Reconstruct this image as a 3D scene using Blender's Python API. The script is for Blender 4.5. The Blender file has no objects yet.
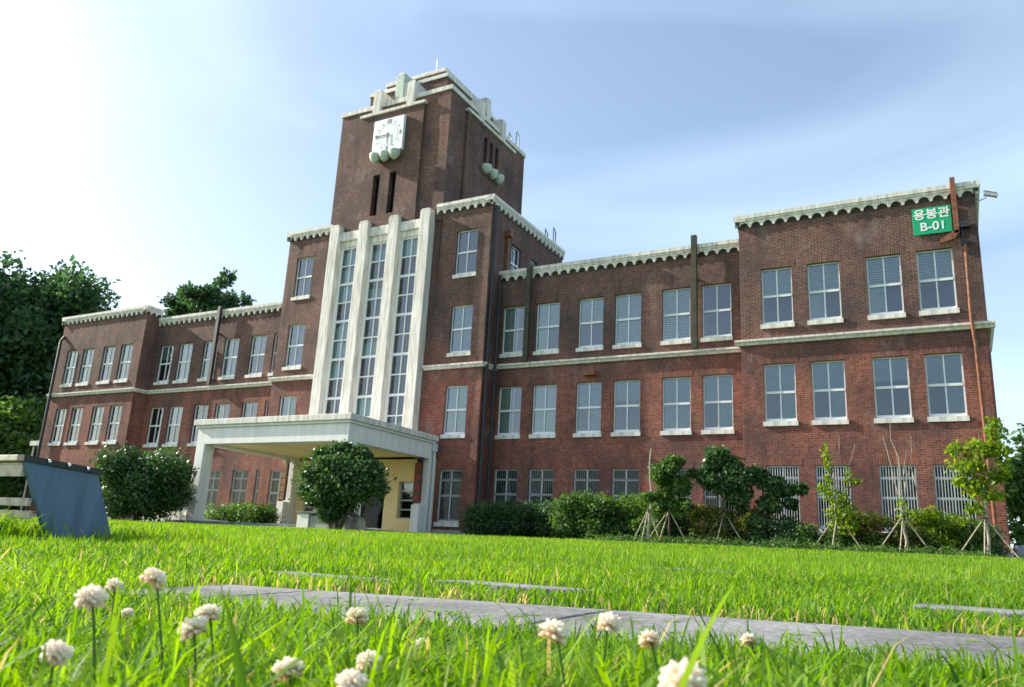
import bpy, math, random
import numpy as np
from mathutils import Vector, Matrix
S = bpy.context.scene
R = math.radians
random.seed(7); rng = np.random.default_rng(11)

# ---------------------------------------------------------------- camera
cam_d = bpy.data.cameras.new('camera'); cam = bpy.data.objects.new('camera', cam_d)
S.collection.objects.link(cam); S.camera = cam
CX, CY, CZ = 24.583, -30.896, -0.217
r_ = Vector((0.87697891, 0.47765354, 0.05248886)); u_ = Vector((0.07681822, -0.24718322, 0.96591895)); f_ = Vector((-0.47434897, 0.84305845, 0.25346697))
m = Matrix.Identity(4)
for i in range(3):
    m[i][0] = r_[i]; m[i][1] = u_[i]; m[i][2] = -f_[i]
m[0][3], m[1][3], m[2][3] = CX, CY, CZ
cam.matrix_world = m
cam_d.sensor_width = 36; cam_d.lens = 28.23; cam_d.clip_start = .02; cam_d.clip_end = 3000
cam_d.dof.use_dof = True; cam_d.dof.focus_distance = 3.0; cam_d.dof.aperture_fstop = 11

# ---------------------------------------------------------------- world, sun, exposure
EL, AZ = R(29), R(8.7)            # the sun stands far to the left, grazing the facade
sd = Vector((-math.cos(EL)*math.cos(AZ), -math.cos(EL)*math.sin(AZ), math.sin(EL)))
w = bpy.data.worlds.new('World'); S.world = w; w.use_nodes = True
nt = w.node_tree; N = nt.nodes; L = nt.links; N.clear()
sky = N.new('ShaderNodeTexSky'); sky.sky_type = 'NISHITA'; sky.sun_disc = False
sky.sun_elevation = EL; sky.sun_rotation = math.atan2(sd.x, sd.y)
sky.air_density = 1.0; sky.dust_density = 1.6; sky.ozone_density = 1.1; sky.altitude = 20
tc = N.new('ShaderNodeTexCoord')
mp = N.new('ShaderNodeMapping'); mp.inputs['Scale'].default_value = (1.0, 1.6, 3.6); mp.inputs['Rotation'].default_value = (.3, .5, .4)
n1 = N.new('ShaderNodeTexNoise'); n1.inputs['Scale'].default_value = 1.1; n1.inputs['Detail'].default_value = 6; n1.inputs['Roughness'].default_value = .42; n1.inputs['Distortion'].default_value = .5
cr = N.new('ShaderNodeValToRGB'); cr.color_ramp.elements[0].position = .42; cr.color_ramp.elements[0].color = (.09,.09,.09,1); cr.color_ramp.elements[1].position = .85; cr.color_ramp.elements[1].color = (.62,.62,.62,1)
mx = N.new('ShaderNodeMixRGB'); mx.inputs['Color2'].default_value = (6.2, 7.7, 9.3, 1)
bg = N.new('ShaderNodeBackground'); bg.inputs['Strength'].default_value = .126
wo = N.new('ShaderNodeOutputWorld')
L.new(tc.outputs['Generated'], mp.inputs['Vector']); L.new(mp.outputs[0], n1.inputs['Vector']); L.new(n1.outputs['Fac'], cr.inputs[0])
L.new(cr.outputs[0], mx.inputs['Fac']); L.new(sky.outputs[0], mx.inputs['Color1']); L.new(mx.outputs[0], bg.inputs[0]); L.new(bg.outputs[0], wo.inputs[0])
sl = bpy.data.lights.new('sun', 'SUN'); sl.energy = 5.0; sl.angle = R(.5); sl.color = (1, .92, .78)
so = bpy.data.objects.new('sun', sl); S.collection.objects.link(so); so.rotation_euler = sd.to_track_quat('Z', 'Y').to_euler(); so.location = (-20, -30, 40)
S.view_settings.view_transform = 'Standard'; S.view_settings.look = 'None'; S.view_settings.gamma = 1
S.view_settings.use_curve_mapping = False; S.view_settings.exposure = 0.86
S.render.engine = 'CYCLES'; S.cycles.max_bounces = 8; S.cycles.transparent_max_bounces = 24

# ---------------------------------------------------------------- materials
MATS = {}
def newmat(name):
    mt = bpy.data.materials.new(name); mt.use_nodes = True; MATS[name] = mt
    nt = mt.node_tree; b = nt.nodes['Principled BSDF']; return mt, nt, nt.nodes, nt.links, b
def plain(name, col, rough=.6, var=.12, scale=3, metal=0, spec=.5, bump=0, streak=0):
    mt, nt, N, L, b = newmat(name)
    tc = N.new('ShaderNodeTexCoord'); n = N.new('ShaderNodeTexNoise'); n.inputs['Scale'].default_value = scale; n.inputs['Detail'].default_value = 8; n.inputs['Roughness'].default_value = .65
    src = tc.outputs['Object']
    if streak:
        mp = N.new('ShaderNodeMapping'); mp.inputs['Scale'].default_value = (3, 3, .35); L.new(src, mp.inputs[0]); src = mp.outputs[0]
    L.new(src, n.inputs['Vector'])
    r = N.new('ShaderNodeValToRGB'); e = r.color_ramp.elements
    lo = [c*(1-var*1.6) for c in col]; hi = [min(1, c*(1+var)) for c in col]
    if streak: lo = [c*(1-streak) for c in col]
    e[0].position = .33; e[0].color = (*lo, 1); e[1].position = .62; e[1].color = (*hi, 1)
    L.new(n.outputs['Fac'], r.inputs[0]); L.new(r.outputs[0], b.inputs['Base Color'])
    b.inputs['Roughness'].default_value = rough; b.inputs['Metallic'].default_value = metal; b.inputs['Specular IOR Level'].default_value = spec
    if bump:
        bp = N.new('ShaderNodeBump'); bp.inputs['Strength'].default_value = bump; bp.inputs['Distance'].default_value = .02
        n2 = N.new('ShaderNodeTexNoise'); n2.inputs['Scale'].default_value = scale*12; L.new(tc.outputs['Object'], n2.inputs['Vector'])
        L.new(n2.outputs['Fac'], bp.inputs['Height']); L.new(bp.outputs[0], b.inputs['Normal'])
    return mt
plain('white_stone', (.78, .75, .68), .75, .06, 2.2, streak=.42, bump=.3)
plain('arch_shade', (.05, .04, .038), .9, .3, 3)  # near-black colour imitating the shade inside the cornice arches
plain('white_paint', (.80, .79, .74), .6, .05, .8, streak=.16)
plain('frame', (.76, .80, .82), .4, .04, 3)
plain('cream', (.86, .68, .34), .75, .05, .6)
plain('cream_ceiling', (.92, .74, .38), .8, .05, .6)
plain('old_concrete', (.34, .34, .31), .85, .2, 2, bump=.3)
plain('path', (.20, .20, .20), .9, .30, 2.2, bump=.5)
plain('podium', (.16, .18, .18), .8, .25, 2, bump=.3)
plain('rust', (.22, .085, .04), .7, .3, 6)
plain('pipe_dark', (.022, .022, .026), .5, .2, 5)
plain('pipe_moss', (.045, .045, .022), .7, .3, 4)
plain('pipe_white', (.62, .66, .68), .5, .05, 4)
plain('metal', (.45, .47, .48), .4, .1, 5, metal=.5)
plain('grille', (.62, .65, .62), .5, .08, 5)
plain('grille_dark', (.25, .27, .25), .5, .15, 5)
plain('blind', (.78, .84, .84), .6, .05, 3)
plain('curtain', (.66, .70, .68), .8, .08, 9)
plain('roller', (.34, .44, .49), .8, .1, 2)
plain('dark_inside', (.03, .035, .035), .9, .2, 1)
plain('roof_felt', (.14, .14, .14), .9, .2, 1)
plain('sign_green', (.0, .36, .16), .45, .04, 2)
plain('sign_white', (.85, .87, .87), .5, .03, 2)
plain('sign_brown', (.10, .032, .010), .45, .25, 9)
plain('gold', (.62, .33, .06), .4, .1, 9)
plain('red_letter', (.45, .03, .015), .5, .1, 9)
plain('clock_face', (.80, .82, .84), .5, .03, 3)
plain('clock_dark', (.06, .06, .07), .5, .1, 3)
plain('clock_ring', (.42, .44, .48), .6, .1, 3)
plain('pale_green_stone', (.50, .58, .50), .7, .15, 5, bump=.3)
plain('bench_blue', (.095, .15, .225), .75, .12, 3, bump=.25, streak=.3)
plain('bench_wood', (.56, .50, .40), .75, .25, 8, bump=.4)
plain('bench_edge', (.015, .015, .02), .5, .2, 4)
plain('bark', (.10, .075, .05), .9, .3, 8, bump=.6)
plain('pale_bark', (.36, .32, .25), .9, .25, 10, bump=.4)
plain('stake_wood', (.36, .31, .22), .8, .2, 10)
plain('car_paint', (.62, .66, .72), .25, .03, 1)
plain('car_dark', (.02, .02, .022), .6, .1, 3)
plain('rubber', (.02, .02, .02), .8, .1, 3)
plain('blue_sign', (.02, .16, .50), .4, .05, 4)
plain('soil', (.07, .05, .03), .95, .3, 5, bump=.6)
plain('chrome', (.6, .6, .6), .25, .05, 3, metal=1)
plain('headlamp', (.7, .72, .75), .1, .05, 3)

def brickmat(name='brick', soldier=False):
    mt, nt, N, L, b = newmat(name)
    g = N.new('ShaderNodeNewGeometry'); sp = N.new('ShaderNodeSeparateXYZ'); L.new(g.outputs['Position'], sp.inputs[0])
    sn = N.new('ShaderNodeSeparateXYZ'); L.new(g.outputs['True Normal'], sn.inputs[0])
    ab = N.new('ShaderNodeMath'); ab.operation = 'ABSOLUTE'; L.new(sn.outputs[0], ab.inputs[0])
    gt = N.new('ShaderNodeMath'); gt.operation = 'GREATER_THAN'; gt.inputs[1].default_value = .5; L.new(ab.outputs[0], gt.inputs[0])
    mxu = N.new('ShaderNodeMix'); L.new(gt.outputs[0], mxu.inputs['Factor']); L.new(sp.outputs[0], mxu.inputs['A']); L.new(sp.outputs[1], mxu.inputs['B'])
    cb = N.new('ShaderNodeCombineXYZ'); L.new(mxu.outputs['Result'], cb.inputs[0]); L.new(sp.outputs[2], cb.inputs[1])
    br = N.new('ShaderNodeTexBrick'); br.inputs['Scale'].default_value = 1; br.inputs['Brick Width'].default_value = .235; br.inputs['Row Height'].default_value = .075
    br.inputs['Mortar Size'].default_value = .007; br.inputs['Mortar Smooth'].default_value = .2; br.inputs['Bias'].default_value = 0
    br.offset = 0 if soldier else .5
    if soldier: br.inputs['Brick Width'].default_value = .075; br.inputs['Row Height'].default_value = 50
    L.new(cb.outputs[0], br.inputs['Vector'])
    def noise(sc, det=6, rough=.6, mscale=None):
        n = N.new('ShaderNodeTexNoise'); n.inputs['Scale'].default_value = sc; n.inputs['Detail'].default_value = det; n.inputs['Roughness'].default_value = rough
        if mscale:
            mp = N.new('ShaderNodeMapping'); mp.inputs['Scale'].default_value = mscale; L.new(g.outputs['Position'], mp.inputs[0]); L.new(mp.outputs[0], n.inputs['Vector'])
        else: L.new(g.outputs['Position'], n.inputs['Vector'])
        return n.outputs['Fac']
    def ramp(src, p0, p1, c0=(0,0,0), c1=(1,1,1)):
        r = N.new('ShaderNodeValToRGB'); e = r.color_ramp.elements; e[0].position = p0; e[1].position = p1; e[0].color = (*c0, 1); e[1].color = (*c1, 1)
        L.new(src, r.inputs[0]); return r.outputs[0]
    def mix(f, a, c, mode='MIX'):
        x = N.new('ShaderNodeMixRGB'); x.blend_type = mode
        for k, v in (('Fac', f), ('Color1', a), ('Color2', c)):
            if hasattr(v, 'is_linked'): L.new(v, x.inputs[k])
            elif isinstance(v, tuple): x.inputs[k].default_value = (*v, 1)
            else: x.inputs[k].default_value = v
        return x.outputs[0]
    # red clay below, browner fired brick in the upper storeys (weathered with height)
    zr = N.new('ShaderNodeMapRange'); zr.inputs['From Min'].default_value = 6.8; zr.inputs['From Max'].default_value = 9.2; L.new(sp.outputs[2], zr.inputs['Value'])
    add = N.new('ShaderNodeMath'); add.operation = 'MULTIPLY_ADD'; L.new(noise(.35, 5), add.inputs[0]); add.inputs[1].default_value = 1.4; 
    sb = N.new('ShaderNodeMath'); sb.operation = 'SUBTRACT'; L.new(zr.outputs[0], sb.inputs[0]); sb.inputs[1].default_value = .7; L.new(sb.outputs[0], add.inputs[2]); add.use_clamp = True
    red1 = mix(noise(1.1, 5), (.31, .072, .036), (.47, .165, .10))
    brn1 = mix(noise(1.3, 5), (.125, .062, .045), (.25, .135, .10))
    base = mix(add.outputs[0], red1, brn1)
    # per-brick tone
    nb = N.new('ShaderNodeTexWhiteNoise'); nb.noise_dimensions = '2D'
    fl = N.new('ShaderNodeVectorMath'); fl.operation = 'SNAP'; fl.inputs[1].default_value = (.075, 50, 1) if soldier else (.1175, .075, 1); L.new(cb.outputs[0], fl.inputs[0]); L.new(fl.outputs[0], nb.inputs['Vector'])
    base = mix(.62, base, ramp(nb.outputs['Value'], 0, 1, (.22, .22, .26), (1, .98, .95)), 'MULTIPLY')
    br.inputs['Color1'].default_value = (1, 1, 1, 1); br.inputs['Color2'].default_value = (.72, .66, .66, 1); br.inputs['Mortar'].default_value = (.9, .95, .95, 1)
    base = mix(.8, base, br.outputs['Color'], 'MULTIPLY')
    base = mix(br.outputs['Fac'], base, (.30, .21, .18))
    # dark soot patches and pale lime bloom
    base = mix(ramp(noise(.55, 8, .7, (1, 1, .7)), .42, .62), base, mix(.62, base, (.045, .038, .042)))
    base = mix(ramp(noise(.9, 9, .72, (1, 1, .8)), .55, .74, (0,0,0), (.42,.42,.42)), base, (.36, .29, .28))
    base = mix(ramp(noise(1.0, 6, .6, (2.2, 2.2, .22)), .52, .75, (0,0,0), (.6,.6,.6)), base, (.04, .032, .032))
    L.new(base, b.inputs['Base Color']); b.inputs['Roughness'].default_value = .85; b.inputs['Specular IOR Level'].default_value = .25
    bp = N.new('ShaderNodeBump'); bp.inputs['Strength'].default_value = .5; bp.inputs['Distance'].default_value = .01; bp.invert = True
    L.new(br.outputs['Fac'], bp.inputs['Height']); L.new(bp.outputs[0], b.inputs['Normal'])
brickmat(); brickmat('brick_soldier', True)
def glassmat(name='glass', ior=2.3, tint=(.80, .88, .88, 1)):
    mt, nt, N, L, b = newmat(name)
    out = N['Material Output']; N.remove(b)
    tr = N.new('ShaderNodeBsdfTransparent'); tr.inputs[0].default_value = tint
    gl = N.new('ShaderNodeBsdfGlossy'); gl.inputs['Roughness'].default_value = .03; gl.inputs[0].default_value = (.9, .97, 1, 1)
    fr = N.new('ShaderNodeFresnel'); fr.inputs['IOR'].default_value = ior
    tc = N.new('ShaderNodeTexCoord'); n = N.new('ShaderNodeTexNoise'); n.inputs['Scale'].default_value = 1.2; L.new(tc.outputs['Object'], n.inputs['Vector'])
    bp = N.new('ShaderNodeBump'); bp.inputs['Strength'].default_value = .2; bp.inputs['Distance'].default_value = .05; L.new(n.outputs['Fac'], bp.inputs['Height']); L.new(bp.outputs[0], gl.inputs['Normal'])
    ms = N.new('ShaderNodeMixShader'); L.new(fr.outputs[0], ms.inputs[0]); L.new(tr.outputs[0], ms.inputs[1]); L.new(gl.outputs[0], ms.inputs[2]); L.new(ms.outputs[0], out.inputs[0])
glassmat(); glassmat('glass_dark', 1.4, (.6, .66, .66, 1)); glassmat('glass_teal', 2.1, (.55, .80, .76, 1))
def leafmat(name, cols, trans=.45, rough=.5, spec=.4, attr=True):
    """cols: dark .. light leaf colours picked by a random value stored on every leaf"""
    mt, nt, N, L, b = newmat(name)
    out = N['Material Output']
    at = N.new('ShaderNodeAttribute'); at.attribute_name = 'tone'
    r = N.new('ShaderNodeValToRGB'); e = r.color_ramp.elements
    while len(e) < len(cols): e.new(.5)
    for i, c in enumerate(cols): e[i].position = i/(len(cols)-1); e[i].color = (*c, 1)
    L.new(at.outputs['Fac'], r.inputs[0]); L.new(r.outputs[0], b.inputs['Base Color'])
    b.inputs['Roughness'].default_value = rough; b.inputs['Specular IOR Level'].default_value = spec
    t = N.new('ShaderNodeBsdfTranslucent')
    hs = N.new('ShaderNodeHueSaturation'); hs.inputs['Value'].default_value = 1.5; hs.inputs['Saturation'].default_value = 1.15; hs.inputs['Hue'].default_value = .49
    L.new(r.outputs[0], hs.inputs['Color']); L.new(hs.outputs[0], t.inputs[0])
    ms = N.new('ShaderNodeMixShader'); ms.inputs[0].default_value = trans
    L.new(b.outputs[0], ms.inputs[1]); L.new(t.outputs[0], ms.inputs[2]); L.new(ms.outputs[0], out.inputs[0])
leafmat('grass', [(.045, .12, .014), (.10, .225, .022), (.165, .31, .032), (.25, .39, .055), (.44, .36, .15)], .5, .55, .2)
leafmat('leaf_dark', [(.025, .062, .028), (.045, .10, .04), (.07, .15, .05), (.11, .20, .07)], .45)
leafmat('leaf_mid', [(.035, .085, .022), (.06, .135, .03), (.10, .195, .042), (.16, .26, .055)], .45)
leafmat('leaf_glossy', [(.022, .062, .02), (.04, .10, .026), (.075, .155, .04), (.14, .23, .07)], .3, .42, .5)
leafmat('leaf_fresh', [(.08, .15, .01), (.14, .24, .015), (.22, .33, .02), (.34, .40, .04)], .5)
leafmat('leaf_autumn', [(.03, .08, .02), (.07, .12, .02), (.15, .19, .03), (.24, .10, .03)], .4)
leafmat('petal', [(.42, .30, .13), (.78, .62, .46), (.86, .79, .68), (.90, .88, .80)], .35, .6, .3)
leafmat('clover_stem', [(.07, .14, .02), (.10, .20, .03)], .2)
def groundmat():
    mt, nt, N, L, b = newmat('ground')
    g = N.new('ShaderNodeNewGeometry')
    n = N.new('ShaderNodeTexNoise'); n.inputs['Scale'].default_value = 3; n.inputs['Detail'].default_value = 10; L.new(g.outputs['Position'], n.inputs['Vector'])
    r = N.new('ShaderNodeValToRGB'); e = r.color_ramp.elements; e[0].position = .3; e[0].color = (.045, .085, .012, 1); e[1].position = .7; e[1].color = (.10, .17, .02, 1)
    L.new(n.outputs['Fac'], r.inputs[0]); L.new(r.outputs[0], b.inputs['Base Color']); b.inputs['Roughness'].default_value = .95
groundmat()

# ---------------------------------------------------------------- helpers
def link(o): S.collection.objects.link(o); return o
def tag(o, label=None, cat=None, group=None, kind=None):
    if label: o['label'] = label
    if cat: o['category'] = cat
    if group: o['group'] = group
    if kind: o['kind'] = kind
    return o
def empty(name, loc, rz=0):
    o = bpy.data.objects.new(name, None); o.location = loc; o.rotation_euler.z = rz; o.empty_display_size = .2; return link(o)
class MB:
    def __init__(s): s.v = []; s.f = []; s.sm = []
    def add(s, vs, fs, smooth=False):
        n = len(s.v); s.v += [tuple(p) for p in vs]; s.f += [tuple(i+n for i in f) for f in fs]; s.sm += [smooth]*len(fs)
    def quad(s, a, b, c, d): s.add([a, b, c, d], [(0, 1, 2, 3)])
    def box(s, x0, x1, y0, y1, z0, z1):
        v = [(x, y, z) for z in (z0, z1) for y in (y0, y1) for x in (x0, x1)]
        s.add(v, [(0, 2, 3, 1), (4, 5, 7, 6), (0, 1, 5, 4), (2, 6, 7, 3), (0, 4, 6, 2), (1, 3, 7, 5)])
    def tube(s, pts, rad, n=8, caps=True):
        pts = [Vector(p) for p in pts]; rr = rad if isinstance(rad, (list, tuple)) else [rad]*len(pts)
        ring = []; vs = []
        for i, p in enumerate(pts):
            t = (pts[min(i+1, len(pts)-1)] - pts[max(i-1, 0)]).normalized()
            a = t.orthogonal().normalized() if i == 0 else (a - t*a.dot(t)).normalized()
            b = t.cross(a)
            for k in range(n):
                an = 2*math.pi*k/n; vs.append(p + (a*math.cos(an) + b*math.sin(an))*rr[i])
        fs = []
        for i in range(len(pts)-1):
            for k in range(n):
                k2 = (k+1) % n; fs.append((i*n+k, i*n+k2, (i+1)*n+k2, (i+1)*n+k))
        s.add(vs, fs, True)
        if caps:
            s.add(vs[:n], [tuple(range(n))[::-1]]); s.add(vs[-n:], [tuple(range(n))])
    def lathe(s, c, prof, n=16, axis='z', smooth=True):
        vs = []
        for r, h in prof:
            for k in range(n):
                a = 2*math.pi*k/n
                p = (r*math.cos(a), r*math.sin(a), h) if axis == 'z' else (r*math.cos(a), h, r*math.sin(a))
                vs.append((c[0]+p[0], c[1]+p[1], c[2]+p[2]))
        fs = []
        for i in range(len(prof)-1):
            for k in range(n):
                k2 = (k+1) % n; fs.append((i*n+k, i*n+k2, (i+1)*n+k2, (i+1)*n+k))
        s.add(vs, fs, smooth)
    def prism(s, poly, o, ax, ay, n):
        """polygon in the (ax, ay) plane from origin o, extruded by vector n"""
        o, ax, ay, n = Vector(o), Vector(ax), Vector(ay), Vector(n)
        a = [o + ax*p[0] + ay*p[1] for p in poly]; b = [p + n for p in a]; k = len(a)
        s.add(a+b, [tuple(range(k)), tuple(range(2*k-1, k-1, -1))] + [(i, i+k, (i+1) % k+k, (i+1) % k) for i in range(k)])
    def build(s, name, mat, parent=None, org=(0, 0, 0), bevel=0):
        me = bpy.data.meshes.new(name)
        o0 = Vector(org)
        me.from_pydata([Vector(p)-o0 for p in s.v], [], s.f); me.polygons.foreach_set('use_smooth', s.sm); me.update()
        me.materials.append(MATS[mat] if isinstance(mat, str) else mat)
        o = bpy.data.objects.new(name, me); link(o)
        if parent: o.parent = parent
        if bevel:
            bv = o.modifiers.new('bevel', 'BEVEL'); bv.width = bevel; bv.segments = 2; bv.limit_method = 'ANGLE'
        return o
def npmesh(name, V, F4=None, F3=None, tone=None, mat=None, parent=None, smooth=False):
    """V (n,3) verts; F4/F3 index arrays; tone per vertex"""
    me = bpy.data.meshes.new(name); me.vertices.add(len(V)); me.vertices.foreach_set('co', np.asarray(V, np.float32).ravel())
    F4 = np.zeros((0, 4), int) if F4 is None else F4; F3 = np.zeros((0, 3), int) if F3 is None else F3
    nl = F4.size + F3.size; me.loops.add(nl); me.loops.foreach_set('vertex_index', np.concatenate([F4.ravel(), F3.ravel()]).astype(np.int32))
    me.polygons.add(len(F4)+len(F3))
    st = np.concatenate([np.arange(len(F4))*4, F4.size + np.arange(len(F3))*3]).astype(np.int32)
    me.polygons.foreach_set('loop_start', st)
    if smooth: me.polygons.foreach_set('use_smooth', np.ones(len(st), bool))
    me.update(calc_edges=True); me.validate()
    if tone is not None:
        a = me.attributes.new('tone', 'FLOAT', 'POINT'); a.data.foreach_set('value', np.asarray(tone, np.float32))
    me.materials.append(MATS[mat]); o = bpy.data.objects.new(name, me); link(o)
    if parent: o.parent = parent
    return o

def gz(y):      # height of the lawn: it climbs gently towards the building
    y = np.asarray(y, float)
    return -.42 + .0305*(np.clip(y, -34, -8) + 30.9)

# ---------------------------------------------------------------- ground
xs = [-900, -300, -120] + list(range(-60, 61, 4)) + [120, 300, 900]
ys = [-900, -200, -60, -34] + [-34+2*i for i in range(1, 14)] + [-5, 0, 10, 30, 60, 200, 900]
V = [(x, y, float(gz(y))) for y in ys for x in xs]; nx = len(xs)
F = [(j*nx+i, j*nx+i+1, (j+1)*nx+i+1, (j+1)*nx+i) for j in range(len(ys)-1) for i in range(nx-1)]
g = MB(); g.add(V, F, True); tag(g.build('ground', 'ground'), kind='structure')
# stepping-stone paths of long slabs sunk in the lawn
SLABS = [(22.2, 23.72, -29.22, -28.72, .20), (23.74, 25.3, -28.98, -28.50, .12), (25.32, 27.0, -28.85, -28.37, .10),
         (20.5, 22.15, -29.3, -28.8, .2), (22.4, 23.45, -28.26, -27.98, .15), (24.45, 26.2, -27.85, -27.5, .12), (22.75, 23.35, -25.8, -25.45, .1), (24.35, 25.2, -24.5, -24.1, .1), (20.9, 21.9, -28.3, -27.9, .1)]
SLABS = [(21.2, 26.9)]
def slab_y(x): return -29.40 + (x-22.37)*.20
g = MB()
prev = 20.6
k = 0
FARS = [(22.2, 22.75, -28.42, .14), (22.85, 23.45, -28.2, .22), (24.42, 25.8, -27.72, .32), (22.75, 23.35, -25.75, .5), (24.3, 25.0, -24.45, .6)]
for x0, x1 in ((22.60, 22.90), (22.91, 23.75), (23.76, 25.2), (25.21, 26.8)):
    a, b = slab_y(x0), slab_y(x1); t = .04
    vs = []
    for z in (-.05, .012):
        for x, yc in ((x0, a), (x1, b)):
            for s in (-.31, .31): vs.append((x, yc+s, float(gz(yc+s))+z))
    g.add(vs, [(0, 1, 3, 2), (4, 6, 7, 5), (0, 4, 5, 1), (2, 3, 7, 6), (0, 2, 6, 4), (1, 5, 7, 3)])
for x0, x1, yc, h in FARS:
    z = float(gz(yc))
    g.box(x0, x1, yc-h/2, yc+h/2, z-.05, z+.014)
tag(g.build('path', 'path', bevel=.006), kind='structure')
g = MB(); z = float(gz(-5))
g.box(13.0, 26.3, -5.9, -.95, z-.02, z+.03); g.box(6.9, 12.99, -3.2, -.05, z-.02, z+.028)
tag(g.build('planting_bed_soil', 'soil'), kind='structure')
g = MB(); g.box(4.9, 14, -4.0, -3.25, z-.03, z+.05)
tag(g.build('pavement', 'podium'), kind='structure')

# ================================================================ BUILDING
BZ = .28
B = empty('university_building', (0, 0, BZ))
tag(B, 'long red brick building with a square clock tower, white pilasters and a white entrance porch', 'building')
ORG = (0, 0, BZ)
def bp(mb, name, mat, bevel=0, parent=None): return mb.build(name, mat, parent or B, ORG, bevel)
PB, PT, XBI, XBO, XT = -.885, -1.114, 17.71, 25.85, 6.37
M6 = [7.236, 8.964, 11.066, 12.777, 14.89, 16.558]; B4 = [19.085, 20.771, 22.809, 24.449]
WW, BW = 1.18, 1.13; TWX = 5.09
FL_B = [(.97, 3.37), (4.79, 7.135), (8.50, 10.9)]; FL_M = [(1.0, 3.37), (4.69, 7.063), (8.42, 10.845)]
FL_T = [(.78, 3.22), (4.6, 7.0), (8.353, 10.8), (12.148, 14.55)]
def wall(mb, axis, c, u0, u1, z0, z1, holes, nrm, dep=.2):
    """wall sheet at axis=c with openings (ua,ub,za,zb); nrm=+-1 outward; reveals run inward"""
    us = sorted({u0, u1, *[h[0] for h in holes], *[h[1] for h in holes]}); zs = sorted({z0, z1, *[h[2] for h in holes], *[h[3] for h in holes]})
    P = (lambda u, z, d=0: (u, c-nrm*d, z)) if axis == 'y' else (lambda u, z, d=0: (c-nrm*d, u, z))
    flip = (nrm > 0) if axis == 'y' else (nrm < 0)
    def q(a, b, c_, d): mb.quad(*( (d, c_, b, a) if flip else (a, b, c_, d)))
    for i in range(len(us)-1):
        for j in range(len(zs)-1):
            um, zm = (us[i]+us[i+1])/2, (zs[j]+zs[j+1])/2
            if any(h[0] < um < h[1] and h[2] < zm < h[3] for h in holes): continue
            q(P(us[i], zs[j]), P(us[i+1], zs[j]), P(us[i+1], zs[j+1]), P(us[i], zs[j+1]))
    for a, b, e, f in holes:
        q(P(a, e), P(a, f), P(a, f, dep), P(a, e, dep)); q(P(b, f), P(b, e), P(b, e, dep), P(b, f, dep))
        q(P(a, f), P(b, f), P(b, f, dep), P(a, f, dep)); q(P(b, e), P(a, e), P(a, e, dep), P(b, e, dep))
def hole(x, w, s, t): return (x-w/2, x+w/2, s+.02, t)
DEPTH = 9.0
TOPM, TOPB, TOPT = 12.35, 12.95, 15.8
wins = []    # (x, y, s, t, width, style, side)
rw = random.Random(3)
def style_for(sec, fl, i, sgn):
    if sec == 'b' and fl == 2: return ['half', 'half_open', 'half_open', 'half'][i] if sgn > 0 else ['curt_one', 'half', 'curt_one', 'curt'][i]
    if sec == 'b' and fl == 1: return ['roll_mix', 'roll_mix', 'roll_one', 'roll_mix'][i] if sgn > 0 else ['clear', 'curt_one', 'clear', 'roll_one'][i]
    if sgn < 0: return [['clear', 'roll_one', 'curt_one', 'clear', 'half', 'clear'], ['clear', 'half', 'curt', 'curt_one', 'curt', 'roll_one']][fl-1][i]
    if sec == 'm' and fl == 2: return ['curt_one', 'half_open', 'half', 'full', 'full', 'clear'][i]
    if sec == 'm' and fl == 1: return ['curt_one', 'curt', 'roll_mix', 'roll_one', 'roll', 'roll_mix'][i]
    return 'clear'
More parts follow.
